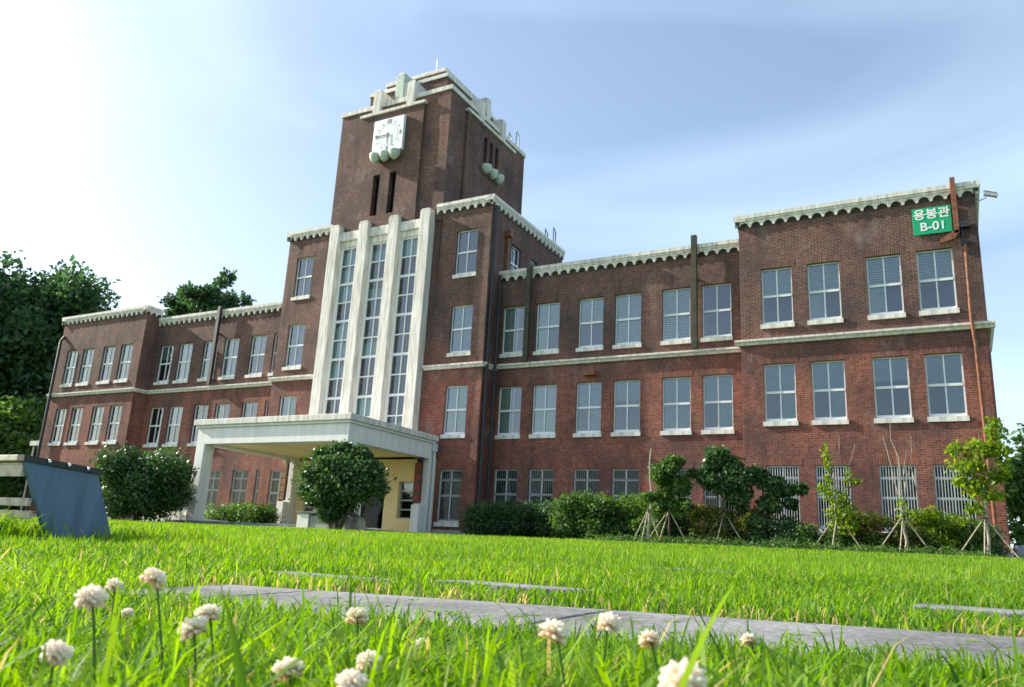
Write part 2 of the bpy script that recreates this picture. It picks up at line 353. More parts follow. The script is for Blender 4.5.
for sg in (1, -1):
    # block at the end
    h = [hole(sg*x, BW, *f) for x in B4 for f in FL_B]
    a, b = sorted((sg*XBI, sg*XBO))
    mb = MB(); wall(mb, 'y', PB, a, b, BZ, TOPB, h, -1)
    wall(mb, 'x', sg*XBO, PB, DEPTH, BZ, TOPB, [], sg); wall(mb, 'x', sg*XBI, PB, 0, BZ, TOPB, [], -sg)
    wall(mb, 'x', sg*XBI, 0, DEPTH, TOPM-.4, TOPB, [], -sg); wall(mb, 'y', DEPTH, a, b, BZ, TOPB, [], 1)
    bp(mb, 'wall', 'brick')
    for i, x in enumerate(B4):
        for k, f in enumerate(FL_B): wins.append((sg*x, PB, *f, BW, 'grille_w' if k == 0 else style_for('b', k, i, sg), 0))
    h = [hole(sg*x, WW, *f) for x in M6 for f in FL_M]
    a, b = sorted((sg*XT, sg*XBI))
    mb = MB(); wall(mb, 'y', 0, a, b, BZ, TOPM, h, -1); bp(mb, 'wall', 'brick')
    mb = MB(); wall(mb, 'y', DEPTH, a, b, BZ, TOPM, [], 1); bp(mb, 'wall', 'brick')
    for i, x in enumerate(M6):
        for k, f in enumerate(FL_M): wins.append((sg*x, 0, *f, WW, 'grille_g' if k == 0 else style_for('m', k, i, sg), 0))
    # bay beside the pilasters
    h = [hole(sg*TWX, WW, *f) for f in FL_T]
    a, b = sorted((sg*(4.3 if True else 3), sg*XT))
    a2, b2 = sorted((sg*3.1, sg*4.3))
    mb = MB(); wall(mb, 'y', PT, a, b, BZ, TOPT, h, -1); wall(mb, 'y', PT, a2, b2, 3.7, TOPT, [], -1)
    hs = [(.9, 1.9, 12.5, 14.42), (3.0, 3.65, 12.5, 14.38)]
    wall(mb, 'x', sg*XT, PT, 6.6, 12.0, TOPT, hs, sg); wall(mb, 'x', sg*XT, PT, 0, BZ, 12.0, [], sg)
    a, b = sorted((0, sg*XT)); wall(mb, 'y', 6.6, a, b, 12.0, TOPT, [], 1)
    bp(mb, 'wall', 'brick')
    for k, f in enumerate(FL_T): wins.append((sg*TWX, PT, *f, WW, 'grille_g' if k == 0 else ['', 'curt', 'roll', 'clear'][k], 0))
    for (y0, y1, z0, z1) in hs: wins.append((sg*XT, (y0+y1)/2, z0-.1, z1, y1-y0, 'clear', sg))
# central strip wall with three tall openings between the pilasters
strips = [-1.9, 0, 1.9]; SWD = 1.2; SZ0, SZ1 = 4.74, 14.6
mb = MB(); wall(mb, 'y', -1.22, -3.1, 3.1, 4.72, 15.3, [(x-SWD/2, x+SWD/2, SZ0, SZ1) for x in strips], -1, .15)
bp(mb, 'wall', 'white_paint')
# wall behind the porch (painted cream): opening for the door and side windows
pwh = [(2.35, 3.25, 1.05, 2.7), (-3.3, -2.4, 1.05, 2.7), (-1.6, 1.6, .44, 2.9)]
mb = MB(); wall(mb, 'y', -1.118, -4.3, 4.3, BZ, 3.7, pwh, -1, .3); bp(mb, 'wall', 'cream')
# floors and roofs
mb = MB()
for sg in (1, -1):
    a, b = sorted((sg*XBI, sg*XBO)); mb.box(a+.05, b-.05, PB+.05, DEPTH-.05, 12.6, 12.7)
    a, b = sorted((sg*XT, sg*XBI)); mb.box(a+.02, b-.02, .05, DEPTH-.05, 12.1, 12.2)
mb.box(-XT+.05, XT-.05, PT+.1, 6.5, 15.5, 15.6); mb.box(-XT+.03, XT-.03, 6.6, DEPTH-.05, 12.1, 12.2)
bp(mb, 'roof', 'roof_felt')
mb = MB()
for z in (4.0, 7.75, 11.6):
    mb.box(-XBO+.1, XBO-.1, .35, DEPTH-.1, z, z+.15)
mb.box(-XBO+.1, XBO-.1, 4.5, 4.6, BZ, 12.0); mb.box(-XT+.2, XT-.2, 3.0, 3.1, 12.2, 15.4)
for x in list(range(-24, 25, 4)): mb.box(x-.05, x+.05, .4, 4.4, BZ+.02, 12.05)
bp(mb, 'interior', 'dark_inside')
# plinth
for sg in (1, -1):
    mb = MB()
    a, b = sorted((sg*(XBI), sg*(XBO+.05))); mb.box(a, b, PB-.06, PB+.02, BZ-.4, .64); bp(mb, 'plinth', 'old_concrete'); mb = MB()
    a, b = sorted((sg*(XT+.06), sg*(XBI-.01))); mb.box(a, b, -.06, .02, BZ-.4, .64)
    a, b = sorted((sg*4.36, sg*(XT+.06))); mb.box(a, b, PT-.07, PT+.02, BZ-.4, .64)
    a, b = sorted((sg*(XT-.01), sg*(XT+.06))); mb.box(a, b, PT+.02, -.02, BZ-.4, .64)
    bp(mb, 'plinth', 'old_concrete')

# cornices: a white band over a row of small round arches, belts between storeys
def cornice(p, q, nrm, top, period=.45, band=.25, drop=.25, over=.18, back=.3):
    p, q, nrm = Vector((*p, 0)), Vector((*q, 0)), Vector((*nrm, 0)); d = (q-p); Ln = d.length; d.normalize(); up = Vector((0, 0, 1))
    mb = MB()
    # band
    prof = [(-back, top), (over, top), (over, top-.16), (over-.04, top-.18), (over-.04, top-band), (-back, top-band)]
    o = p - d*0
    mb.prism(prof, o, nrm, up, d*Ln)
    n = max(1, round(Ln/period)); per = Ln/n; r = per*.41
    for i in range(n):
        c = (i+.5)*per; poly = [(i*per, top-band), (i*per, top-band-drop*.82), (i*per+.0, top-band-drop)]
        poly = [(i*per, top-band+.001), (i*per, top-band-drop)]
        for k in range(9):
            a = math.pi - math.pi*k/8; poly.append((c + r*math.cos(a), top-band-drop + r*1.05*math.sin(a)))
        poly += [((i+1)*per, top-band-drop), ((i+1)*per, top-band+.001)]
        # split into strips (polygon is concave)
        vs = []; fs = []
        m_ = 9
        outer = [(i*per, top-band)] + [(c + r*math.cos(math.pi-math.pi*k/8), top-band) for k in range(9)] + [((i+1)*per, top-band)]
        inner = [(i*per, top-band-drop)] + [(c + r*math.cos(math.pi-math.pi*k/8), min(top-band-.02, top-band-drop + r*1.05*math.sin(math.pi*k/8))) for k in range(9)] + [((i+1)*per, top-band-drop)]
        for f in (over-.07, .0):
            for pt in outer: vs.append(p + d*pt[0] + nrm*f + up*pt[1])
            for pt in inner: vs.append(p + d*pt[0] + nrm*f + up*pt[1])
        K = len(outer)
        for k in range(K-1):
            fs.append((k, K+k, K+k+1, k+1)); fs.append((K+k, 3*K+k, 3*K+k+1, K+k+1))
        mb.add(vs, fs)
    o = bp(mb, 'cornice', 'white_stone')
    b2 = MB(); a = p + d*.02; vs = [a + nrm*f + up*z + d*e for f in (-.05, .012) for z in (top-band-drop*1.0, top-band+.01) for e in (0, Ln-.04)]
    b2.add(vs, [(0, 2, 3, 1), (4, 5, 7, 6), (0, 1, 5, 4), (2, 6, 7, 3), (0, 4, 6, 2), (1, 3, 7, 5)]); b2.build('cornice_shade_strip', 'arch_shade', o, ORG); return o  # dark strip behind the arches, painted in place of their deep shade
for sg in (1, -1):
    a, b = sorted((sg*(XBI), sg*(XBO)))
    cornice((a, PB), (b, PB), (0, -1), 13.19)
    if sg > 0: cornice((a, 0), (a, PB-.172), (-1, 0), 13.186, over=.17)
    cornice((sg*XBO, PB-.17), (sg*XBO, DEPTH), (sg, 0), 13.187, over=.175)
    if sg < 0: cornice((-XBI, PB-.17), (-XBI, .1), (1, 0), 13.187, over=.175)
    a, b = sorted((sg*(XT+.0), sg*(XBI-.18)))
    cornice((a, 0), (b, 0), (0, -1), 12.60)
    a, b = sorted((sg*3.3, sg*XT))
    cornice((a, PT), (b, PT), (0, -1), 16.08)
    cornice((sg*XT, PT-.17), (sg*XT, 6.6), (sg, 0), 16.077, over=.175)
mb = MB()
BP = [(0, 8.09), (.2, 8.09), (.2, 8.02), (.13, 7.96), (.10, 7.89), (0, 7.89)]
def belt(p, q, nrm, dz=0):
    p, q, nrm = Vector((*p, 0)), Vector((*q, 0)), Vector((*nrm, 0))
    mb = MB(); mb.prism([(a, b+dz) for a, b in BP], p, nrm, (0, 0, 1), q-p); bp(mb, 'string_course', 'white_stone')
for sg in (1, -1):
    belt((sg*(XBI-.2), PB), (sg*(XBO+.2), PB), (0, -1)); belt((sg*XBI, PB+.001), (sg*XBI, -.2), (-sg, 0), -.001); belt((sg*XBO, PB+.001), (sg*XBO, 3), (sg, 0), -.001)
    belt((sg*(XT+.2), 0), (sg*(XBI-.001), 0), (0, -1), -.002)
    belt((sg*3.25, PT), (sg*(XT+.12), PT), (0, -1), -.1); belt((sg*XT, PT+.001), (sg*XT, -.001), (sg, 0), -.101)

# pilasters and head beams
for x in (-2.85, -.95, .95, 2.85):
    mb = MB(); t = 15.75 if abs(x) > 2 else 15.7
    mb.box(x-.3, x+.3, -1.56, -1.05, 4.6, t); mb.prism([(-.3, 0), (.3, 0), (.22, .10), (-.22, .10)], (x, -1.56, t), (1, 0, 0), (0, 0, 1), (0, .51, 0))
    bp(mb, 'pilaster', 'white_stone', .02)
for x in strips:
    mb = MB(); mb.box(x-.645, x+.645, -1.42, -1.09, 14.95, 15.42); mb.box(x-.645, x+.645, -1.30, -1.10, 14.62, 14.94)
    bp(mb, 'head_beam', 'white_stone', .015)

# ------------------------------------------------ windows (one of each size, then copies)
def glasspane(w, h, y=.0): mb = MB(); mb.quad((-w/2, y, 0), (w/2, y, 0), (w/2, y, h), (-w/2, y, h)); return mb
def win_parts(w, s, t, style):
    """local frame: origin at centre of the wall face, z=0 at sill bottom, +y inward"""
    H = t-s; z0 = .2; d = .12; parts = []
    mb = MB(); e = .05
    mb.box(-w/2, -w/2+e, d, d+.08, z0, H); mb.box(w/2-e, w/2, d, d+.08, z0, H); mb.box(-w/2+e, w/2-e, d, d+.08, H-e, H); mb.box(-w/2+e, w/2-e, d, d+.08, z0, z0+.06)
    zm = z0 + (H-z0)*(.50)
    mb.box(-w/2+e, w/2-e, d-.015, d+.07, zm-.045, zm+.045)
    mb.box(-.022, .022, d, d+.06, z0+.06, zm-.045); mb.box(-.022, .022, d, d+.06, zm+.045, H-e)
    # lower sliding sash rails
    mb.box(-w/2+e, -.022, d+.02, d+.05, z0+.06, z0+.1); mb.box(.022, w/2-e, d+.03, d+.06, z0+.06, z0+.1)
    if style.startswith('grille'): mb.box(-w/2+e, w/2-e, d, d+.06, H-.48, H-.42)
    parts.append(('window', mb, 'frame', 0))
    mb = MB(); mb.quad((-w/2+e, d+.04, z0+.05), (w/2-e, d+.04, z0+.05), (w/2-e, d+.04, H-e+.01), (-w/2+e, d+.04, H-e+.01)); parts.append(('pane', mb, 'glass_dark' if style.startswith('grille') else 'glass', 1))
    mb = MB(); mb.box(-w/2-.05, w/2+.05, -.07, .13, .0, .17); mb.quad((-w/2-.05, -.07, .17), (w/2+.05, -.07, .17), (w/2+.05, .13, .2), (-w/2-.05, .13, .2))
    parts.append(('sill', mb, 'white_stone', 1))
    mb = MB(); mb.box(-w/2-.12, w/2+.12, -.006, .05, H+.001, H+.23); parts.append(('lintel', mb, 'brick_soldier', 1))
    y = d+.12
    if style in ('half', 'half_open', 'full'):
        mb = MB(); n = 22 if style == 'full' else 11; zb = z0+.1 if style == 'full' else zm
        for i in range(n):
            z = zb + (H-.06-zb)*(i+.5)/n; hh = (H-.06-zb)/n
            mb.quad((-w/2+.02, y, z-hh*.40), (w/2-.02, y, z-hh*.40), (w/2-.02, y+.012, z+hh*.42), (-w/2+.02, y+.012, z+hh*.42))
        parts.append(('blind', mb, 'blind', 1))
    if style in ('curt', 'curt_one', 'half_open'):
        mb = MB(); n = 26; cw = {'curt': w-.04, 'curt_one': (w-.04)*.62, 'half_open': (w-.04)*.45}[style]; ztop = zm if style == 'half_open' else H-.04; pts = [(-w/2+.02 + cw*i/n, y+.03*math.sin(i*1.9)+.012*math.sin(i*3.1)) for i in range(n+1)]
        mb.add([(a, b, z) for z in (z0+.05, ztop) for a, b in pts], [(i, i+1, n+2+i, n+1+i) for i in range(n)], True)
        parts.append(('curtain', mb, 'curtain', 1))
    if style in ('roll', 'roll_mix', 'roll_one'):
        mb = MB(); zb = z0+.05 if style == 'roll' else (zm+.25 if style == 'roll_one' else zm-.03)
        mb.quad((-w/2+.02, y, zb), (w/2-.02, y, zb), (w/2-.02, y, H-.04), (-w/2+.02, y, H-.04))
        if style == 'roll_mix': mb.quad((.02, y-.01, z0+.05), (w/2-.02, y-.01, z0+.05), (w/2-.02, y-.01, zm), (.02, y-.01, zm))
        parts.append(('roller_blind', mb, 'roller', 1))
    if style.startswith('grille'):
        mb = MB(); n = 13
        rr = .011 if style == 'grille_w' else .006
        for i in range(n):
            x = -w/2+.04 + (w-.08)*i/(n-1); mb.box(x-rr, x+rr, .03, .03+2*rr, .22, H-.02)
        for z in (.3, H*.5+.1, H-.42): mb.box(-w/2+.005, w/2-.005, .052, .062, z-.02, z+.02)
        parts.append(('grille', mb, 'grille' if style == 'grille_w' else 'grille_dark', 1))
    return parts
cache = {}
def place_window(x, y, s, t, w, style, side):
    key = (round(w, 2), round(t-s, 2), style)
    if key not in cache:
        lst = []
        for nm, mb, mat, lvl in win_parts(w, s, t, style):
            o = mb.build(nm, mat, None); lst.append((nm, o.data, lvl)); bpy.data.objects.remove(o)
        cache[key] = lst
    root = None
    for nm, me, lvl in cache[key]:
        o = bpy.data.objects.new(nm, me); link(o)
        if lvl == 0:
            o.parent = B; o.location = (x, y, s-BZ); root = o
            if side: o.rotation_euler.z = side*math.pi/2
        else: o.parent = root
for wn in wins: place_window(*wn)
# tall glazed strips between the pilasters
for x in strips:
    mb = MB(); y0 = -1.18; h = SZ1-SZ0
    for sx in (-1, 1): mb.box(x+sx*(SWD/2-.03)-.03, x+sx*(SWD/2-.03)+.03, y0, y0+.08, SZ0, SZ1)
    mb.box(x-.025, x+.025, y0+.004, y0+.07, SZ0, SZ1); n = 10
    for i in range(n+1):
        z = SZ0 + h*i/n; th = .06 if i % 2 == 0 else .03; mb.box(x-SWD/2+.06, x+SWD/2-.06, y0-.006, y0+.075, max(SZ0, z-th), min(SZ1, z+th))
    fr = bp(mb, 'window', 'frame')
    mb = MB(); mb.quad((x-SWD/2, y0+.05, SZ0), (x+SWD/2, y0+.05, SZ0), (x+SWD/2, y0+.05, SZ1), (x-SWD/2, y0+.05, SZ1)); mb.build('pane', 'glass_teal', fr, ORG)
    mb = MB()
    for i in range(n):
        z = SZ0 + h*i/n
        if rw.random() < .55: mb.quad((x-SWD/2+.03, y0+.16, z+.02), (x+SWD/2-.03, y0+.16, z+.02), (x+SWD/2-.03, y0+.16, z+h/n*rw.uniform(.5, 1)), (x-SWD/2+.03, y0+.16, z+h/n*rw.uniform(.5, 1)))
    mb.build('roller_blind', 'blind', fr, ORG)
# porch-side windows and the entrance door
for a, b, z0, z1 in pwh[:2]:
    mb = MB(); y = -.95; c = (a+b)/2
    mb.box(a, b, y, y+.08, z0, z0+.06); mb.box(a, b, y, y+.08, z1-.06, z1); mb.box(a, a+.06, y, y+.08, z0+.06, z1-.06); mb.box(b-.06, b, y, y+.08, z0+.06, z1-.06)
    for k in (1, 2, 3): mb.box(a+.06, b-.06, y+.01, y+.07, z0+(z1-z0)*k/4-.025, z0+(z1-z0)*k/4+.025)
    fr = bp(mb, 'window', 'metal'); mb = MB(); mb.quad((a, y+.04, z0), (b, y+.04, z0), (b, y+.04, z1), (a, y+.04, z1)); mb.build('pane', 'glass', fr, ORG)
for a, b in ((-1.6, -.02), (.02, 1.6)):
    mb = MB(); y = -.9
    mb.box(a, a+.09, y, y+.06, .44, 2.9); mb.box(b-.09, b, y, y+.06, .44, 2.9); mb.box(a+.09, b-.09, y, y+.06, .44, .60); mb.box(a+.09, b-.09, y, y+.06, 2.8, 2.9); mb.box(a+.09, b-.09, y, y+.06, 2.25, 2.32)
    dr = bp(mb, 'door', 'metal')
    mb = MB(); mb.quad((a+.05, y+.03, .5), (b-.05, y+.03, .5), (b-.05, y+.03, 2.85), (a+.05, y+.03, 2.85)); mb.build('pane', 'glass', dr, ORG)
    mb = MB(); hx = b-.14 if a < 0 else a+.14; mb.tube([(hx, y-.05, 1.15), (hx, y-.05, 1.75)], .015, 8); mb.tube([(hx, y, 1.2), (hx, y-.05, 1.2)], .01, 6); mb.tube([(hx, y, 1.7), (hx, y-.05, 1.7)], .01, 6); mb.build('handle', 'chrome', dr, ORG)

# ------------------------------------------------ tower
TX, TY0, TY1, TH = 3.56, -1.165, 6.74, 22.69
mb = MB()
slits_f = [(-.85, -.42, 16.12, 18.4), (.20, .63, 16.12, 18.4)]
pz1 = 21.95
# front wall left and right of the projecting panel
wall(mb, 'y', TY0, -TX, -2.02, 15.3, TH-.25, [], -1); wall(mb, 'y', TY0, 2.02, TX, 15.3, TH-.25, [], -1); wall(mb, 'y', TY0, -2.02, 2.02, pz1, TH-.25, [], -1)
wall(mb, 'y', TY0-.14, -2.02, 2.02, 15.3, pz1, slits_f, -1, .3)
wall(mb, 'x', 2.02, TY0-.14, TY0, 15.2, pz1, [], 1); wall(mb, 'x', -2.02, TY0-.14, TY0, 15.2, pz1, [], -1)
ss = [(2.0, 2.34, 19.75, 21.35), (2.6, 2.94, 19.75, 21.35), (3.2, 3.54, 19.75, 21.35)]
for sg in (1, -1):
    wall(mb, 'x', sg*TX, TY0, .3, 12, TH-.25, [], sg); wall(mb, 'x', sg*TX, 5.2, TY1, 12, TH-.25, [], sg); wall(mb, 'x', sg*TX, .3, 5.2, pz1, TH-.25, [], sg)
    wall(mb, 'x', sg*(TX+.14), .3, 5.2, 15.2, pz1, ss, sg, .3)
    wall(mb, 'y', .3, *sorted((sg*TX, sg*(TX+.14))), 15.2, pz1, [], -1); wall(mb, 'y', 5.2, *sorted((sg*TX, sg*(TX+.14))), 15.2, pz1, [], 1)
wall(mb, 'y', TY1, -TX, TX, 12, TH-.25, [], 1)
tw = bp(mb, 'tower_wall', 'brick')
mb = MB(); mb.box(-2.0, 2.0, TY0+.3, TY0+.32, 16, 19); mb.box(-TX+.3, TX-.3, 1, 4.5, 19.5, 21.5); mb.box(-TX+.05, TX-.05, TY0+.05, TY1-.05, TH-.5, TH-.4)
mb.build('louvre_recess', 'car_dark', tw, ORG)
# copings
def ring(mb, x0, x1, y0, y1, z0, z1, t=.3, o=.07):
    mb.box(x0-o, x1+o, y0-o, y0+t, z0, z1); mb.box(x0-o, x1+o, y1-t, y1+o, z0, z1); mb.box(x0-o, x0+t, y0+t+.001, y1-t-.001, z0, z1-.002); mb.box(x1-t, x1+o, y0+t+.001, y1-t-.001, z0, z1-.002)
mb = MB(); ring(mb, -TX, TX, TY0, TY1, TH-.25, TH); mb.build('coping', 'white_stone', tw, ORG, .015)
mb = MB(); mb.box(-2.12, 2.12, TY0-.24, TY0-.002, pz1, pz1+.16); mb.build('coping', 'white_stone', tw, ORG, .01)
for sg in (1, -1):
    mb = MB(); mb.box(*sorted((sg*(TX+.002), sg*(TX+.24))), .18, 5.32, pz1, pz1+.16); mb.build('coping', 'white_stone', tw, ORG, .01)
# set-back tiers
for (hx, y0, y1, z0, z1) in ((2.56, -.22, 5.80, 22.2, 24.21), (1.95, .35, 5.23, 24.0, 25.04)):
    mb = MB(); wall(mb, 'y', y0, -hx, hx, z0, z1-.22, [], -1); wall(mb, 'y', y1, -hx, hx, z0, z1-.22, [], 1); wall(mb, 'x', hx, y0, y1, z0, z1-.22, [], 1); wall(mb, 'x', -hx, y0, y1, z0, z1-.22, [], -1)
    t_ = bp(mb, 'upper_tier', 'brick')
    mb = MB(); ring(mb, -hx, hx, y0, y1, z1-.22, z1); mb.box(-hx+.2, hx-.2, y0+.2, y1-.2, z1-.2, z1-.12); mb.build('coping', 'white_stone', t_, ORG, .015)
# stone fins straddling the copings
def fin(x0, x1, y0, y1, z0, z1, r=.12, mat='white_stone'):
    mb = MB(); mb.box(x0, x1, y0, y1, z0, z1-r); cx, cy = (x0+x1)/2, (y0+y1)/2
    q = .6; X0, X1, Y0, Y1 = cx-(x1-x0)/2*q, cx+(x1-x0)/2*q, cy-(y1-y0)/2*.85, cy+(y1-y0)/2*.85
    mb.add([(x0, y0, z1-r), (x1, y0, z1-r), (x1, y1, z1-r), (x0, y1, z1-r), (X0, Y0, z1), (X1, Y0, z1), (X1, Y1, z1), (X0, Y1, z1)], [(4, 5, 6, 7), (0, 1, 5, 4), (1, 2, 6, 5), (2, 3, 7, 6), (3, 0, 4, 7)])
    bp(mb, 'fin', mat, .02)
for c in (-1.08, 1.12): fin(c-.24, c+.24, TY0-.22, -.2, pz1+.161, 23.5)
fin(-.26, .26, -.95, -.1, TH-.24, 24.5, mat='pale_green_stone')
fin(.26, .40, -.9, -.15, TH-.24, 24.1, mat='pale_green_stone')
cy = 2.75
for sg in (1, -1):
    for c in (cy-1.15, cy+1.15): fin(*sorted((sg*(TX+.22), sg*2.6)), c-.19, c+.19, pz1+.161, 23.4)
    fin(*sorted((sg*(TX-.15), sg*2.4)), cy-.2, cy+.2, TH-.24, 24.2)
# stone bowls carried below clock and side louvres
def bowl(c, r, ax):
    mb = MB(); mb.lathe(c, [(0, -.42), (r*.35, -.40), (r*.75, -.27), (r*.95, -.12), (r, 0), (r, .06), (0, .06)], 16)
    bp(mb, 'stone_bowl', 'pale_green_stone')
for x in (-.64, -.02, .60): bowl((x, TY0-.42, 19.36), .30, 0)
for y in (2.1, 2.77, 3.44): bowl((TX+.32, y, 19.6), .30, 0)
# lightning rod, roof rail ladders
mb = MB(); mb.tube([(1.2, .6, 24.9), (1.2, .6, 25.9)], .025, 6); mb.tube([(1.05, .6, 25.35), (1.35, .6, 25.35)], .015, 6); mb.tube([(.5, .6, 24.95), (.5, .6, 25.3)], .02, 6); mb.tube([(-.1, .8, 24.95), (-.1, .8, 25.25)], .02, 6)
bp(mb, 'lightning_rod', 'metal')
def rail(x, y, z, h=.95):
    mb = MB()
    for dx in (0, -.5):
        mb.tube([(x+dx+.12, y, z-1.4), (x+dx+.12, y, z+h), (x+dx-.1, y+.7, z+h), (x+dx-.1, y+.7, z-.1)], .034, 6)
    for k in range(6): mb.tube([(x+.12, y, z-1.3+k*.3), (x-.38, y, z-1.3+k*.3)], .014, 5)
    bp(mb, 'roof_ladder', 'metal')
rail(3.3, 5.9, 22.7, 1.15); rail(6.2, 5.5, 16.1, 1.0)

# ------------------------------------------------ porch
PXH, PY = 4.2, -7.05
mb = MB(); mb.box(-PXH-.16, PXH+.16, PY-.16, -1.12, 4.46, 4.71); po = bp(mb, 'porch', 'white_stone', .02)
mb = MB(); mb.box(-PXH-.08, PXH+.08, PY-.08, -1.13, 4.36, 4.459)
mb.box(-PXH, PXH, PY, PY+.42, 3.66, 4.359); mb.box(-PXH, -PXH+.42, PY+.42, -1.13, 3.66, 4.359); mb.box(PXH-.42, PXH, PY+.42, -1.13, 3.66, 4.359)
mb.build('fascia', 'white_paint', po, ORG, .01)
mb = MB(); mb.box(-PXH+.42, PXH-.42, PY+.42, -1.13, 3.80, 3.9); mb.build('ceiling', 'cream_ceiling', po, ORG)
for sg in (1, -1):
    mb = MB(); a, b = sorted((sg*PXH, sg*(PXH-.5))); mb.box(a, b, PY, PY+.55, .44, 3.659); mb.build('column', 'white_paint', po, ORG, .015)
    mb = MB(); a, b = sorted((sg*PXH, sg*(PXH-.45))); mb.box(a, b, -1.5, -1.13, .44, 3.659); mb.build('column', 'white_paint', po, ORG, .015)
mb = MB(); mb.box(-4.9, 4.6, PY-.45, -1.2, BZ-.35, .44); mb.box(-5.3, 4.9, PY-.85, PY-.451, BZ-.35, .34); mb.build('step', 'podium', po, ORG, .02)
mb = MB(); mb.tube([(4.33, -1.33, .35), (4.33, -1.33, 4.0)], .055, 10); mb.box(4.24, 4.42, -1.42, -1.24, 4.0, 4.34); mb.build('downpipe', 'pipe_white', po, ORG)
mb = MB()
mb.prism([(0, .28), (2.4, .28), (2.4, .50), (1.9, .72), (.0, .80)], (-4.35, -7.2, 0), (-1, 0, 0), (0, 0, 1), (0, .3, 0)); mb.box(-6.7, -4.4, -6.85, -4.5, .2, .55)
bp(mb, 'ramp_wall', 'white_paint', .02)
# canopy slab on the far end wall
mb = MB(); mb.box(-28.6, -25.85, 0, 2.4, 5.0, 5.3); mb.tube([(-28.4, .2, .3), (-28.4, .2, 5.0)], .06, 8); bp(mb, 'end_canopy', 'white_stone')
# pipes
def pipe(pts, r, mat, n=8): mb = MB(); mb.tube(pts, r, n); return bp(mb, 'downpipe', mat)
for x, z0, top, mat in ((8.08, 8.12, 12.62, 'pipe_moss'), (15.74, 8.12, 12.95, 'pipe_moss'), (-12.1, 8.12, 12.75, 'pipe_dark')):
    mb = MB(); mb.box(x-.11, x+.11, -.38, -.2, z0, top); mb.box(x-.06, x+.06, -.199, 0, z0+.3, z0+.36); mb.box(x-.06, x+.06, -.199, 0, z0+3, z0+3.06); bp(mb, 'downpipe', mat)
pipe([(6.52, -.95, .4), (6.52, -.95, 15.6)], .075, 'pipe_dark'); mb = MB(); mb.box(6.4, 6.55, .28, .42, 12.4, 14.5); mb.box(6.38, 6.68, .2, .5, 14.5, 14.8); bp(mb, 'downpipe', 'rust')
pipe([(6.62, -.42, .4), (6.62, -.42, 12.3)], .07, 'pipe_dark')
pipe([(-25.6, -1.1, .4), (-25.6, -1.1, 11.6), (-25.6, -.9, 11.9)], .09, 'pipe_dark')
pipe([(25.42, -.99, 10.95), (25.38, -1.12, 8.3), (25.40, -1.14, 7.8), (25.44, -.99, 7.3), (25.5, -.99, .6)], .055, 'rust')
mb = MB(); mb.box(25.12, 25.28, -1.16, -1.0, 11.3, 13.40); mb.prism([(0, 0), (.18, .3), (-.0, .3), (-.45, .02), (-.45, -.1)], (25.12, -1.16, 11.1), (1, 0, 0), (0, 0, 1), (0, .16, 0)); bp(mb, 'rain_gutter', 'rust')
mb = MB(); mb.box(25.25, 25.62, -1.15, -.9, 11.5, 11.72); mb.tube([(25.35, -1.0, 11.5), (25.36, -1.0, 10.9)], .05, 8); mb.box(25.3, 25.5, -1.06, -.9, 10.9, 11.1); bp(mb, 'rainwater_head', 'pipe_dark')
mb = MB(); mb.box(10.9, 11.4, -.25, 0, 7.32, 7.5); bp(mb, 'vent_box', 'rust')

# ================================================================ things on the building
# security camera on an arm at the right roof corner
sc = empty('security_camera', (25.95, -.95, 12.45)); tag(sc, 'small grey security camera on an arm at the right roof corner', 'security camera')
mb = MB(); mb.tube([(0, 0, 0), (.2, -.05, .06), (.3, -.08, .2)], .02, 6); mb.build('arm', 'metal', sc)
mb = MB(); mb.box(.08, .5, -.16, -.02, .2, .32); mb.box(.04, .46, -.18, 0, .325, .35); o = mb.build('housing', 'metal', sc, bevel=.01)
o.rotation_euler = (0, R(22), 0)

# green sign with white lettering
def text_obj(body, size, mat, parent, loc, rot, extrude=.006, name='lettering', bold=0, align='CENTER'):
    cu = bpy.data.curves.new(name, 'FONT'); cu.body = body; cu.size = size; cu.extrude = extrude; cu.offset = bold; cu.align_x = align; cu.align_y = 'CENTER'
    o = bpy.data.objects.new(name, cu); link(o)
    dg = bpy.context.evaluated_depsgraph_get(); me = bpy.data.meshes.new_from_object(o.evaluated_get(dg)); bpy.data.objects.remove(o)
    me.materials.clear(); me.materials.append(MATS[mat]); o = bpy.data.objects.new(name, me); link(o); o.parent = parent; o.location = loc; o.rotation_euler = rot; return o
gs = empty('building_sign', (24.47, PB-.03, 11.96)); tag(gs, 'green rectangular sign with white Korean letters and B-01 high on the brick wall', 'sign')
mb = MB(); mb.box(-.61, .61, -.05, .0, -.5, .5); mb.build('board', 'sign_green', gs, bevel=.005)
text_obj('용봉관', .42, 'sign_white', gs, (0, -.056, .23), (R(90), 0, 0), .004, bold=.008)
text_obj('B-01', .44, 'sign_white', gs, (0.02, -.056, -.23), (R(90), 0, 0), .004, bold=.006)
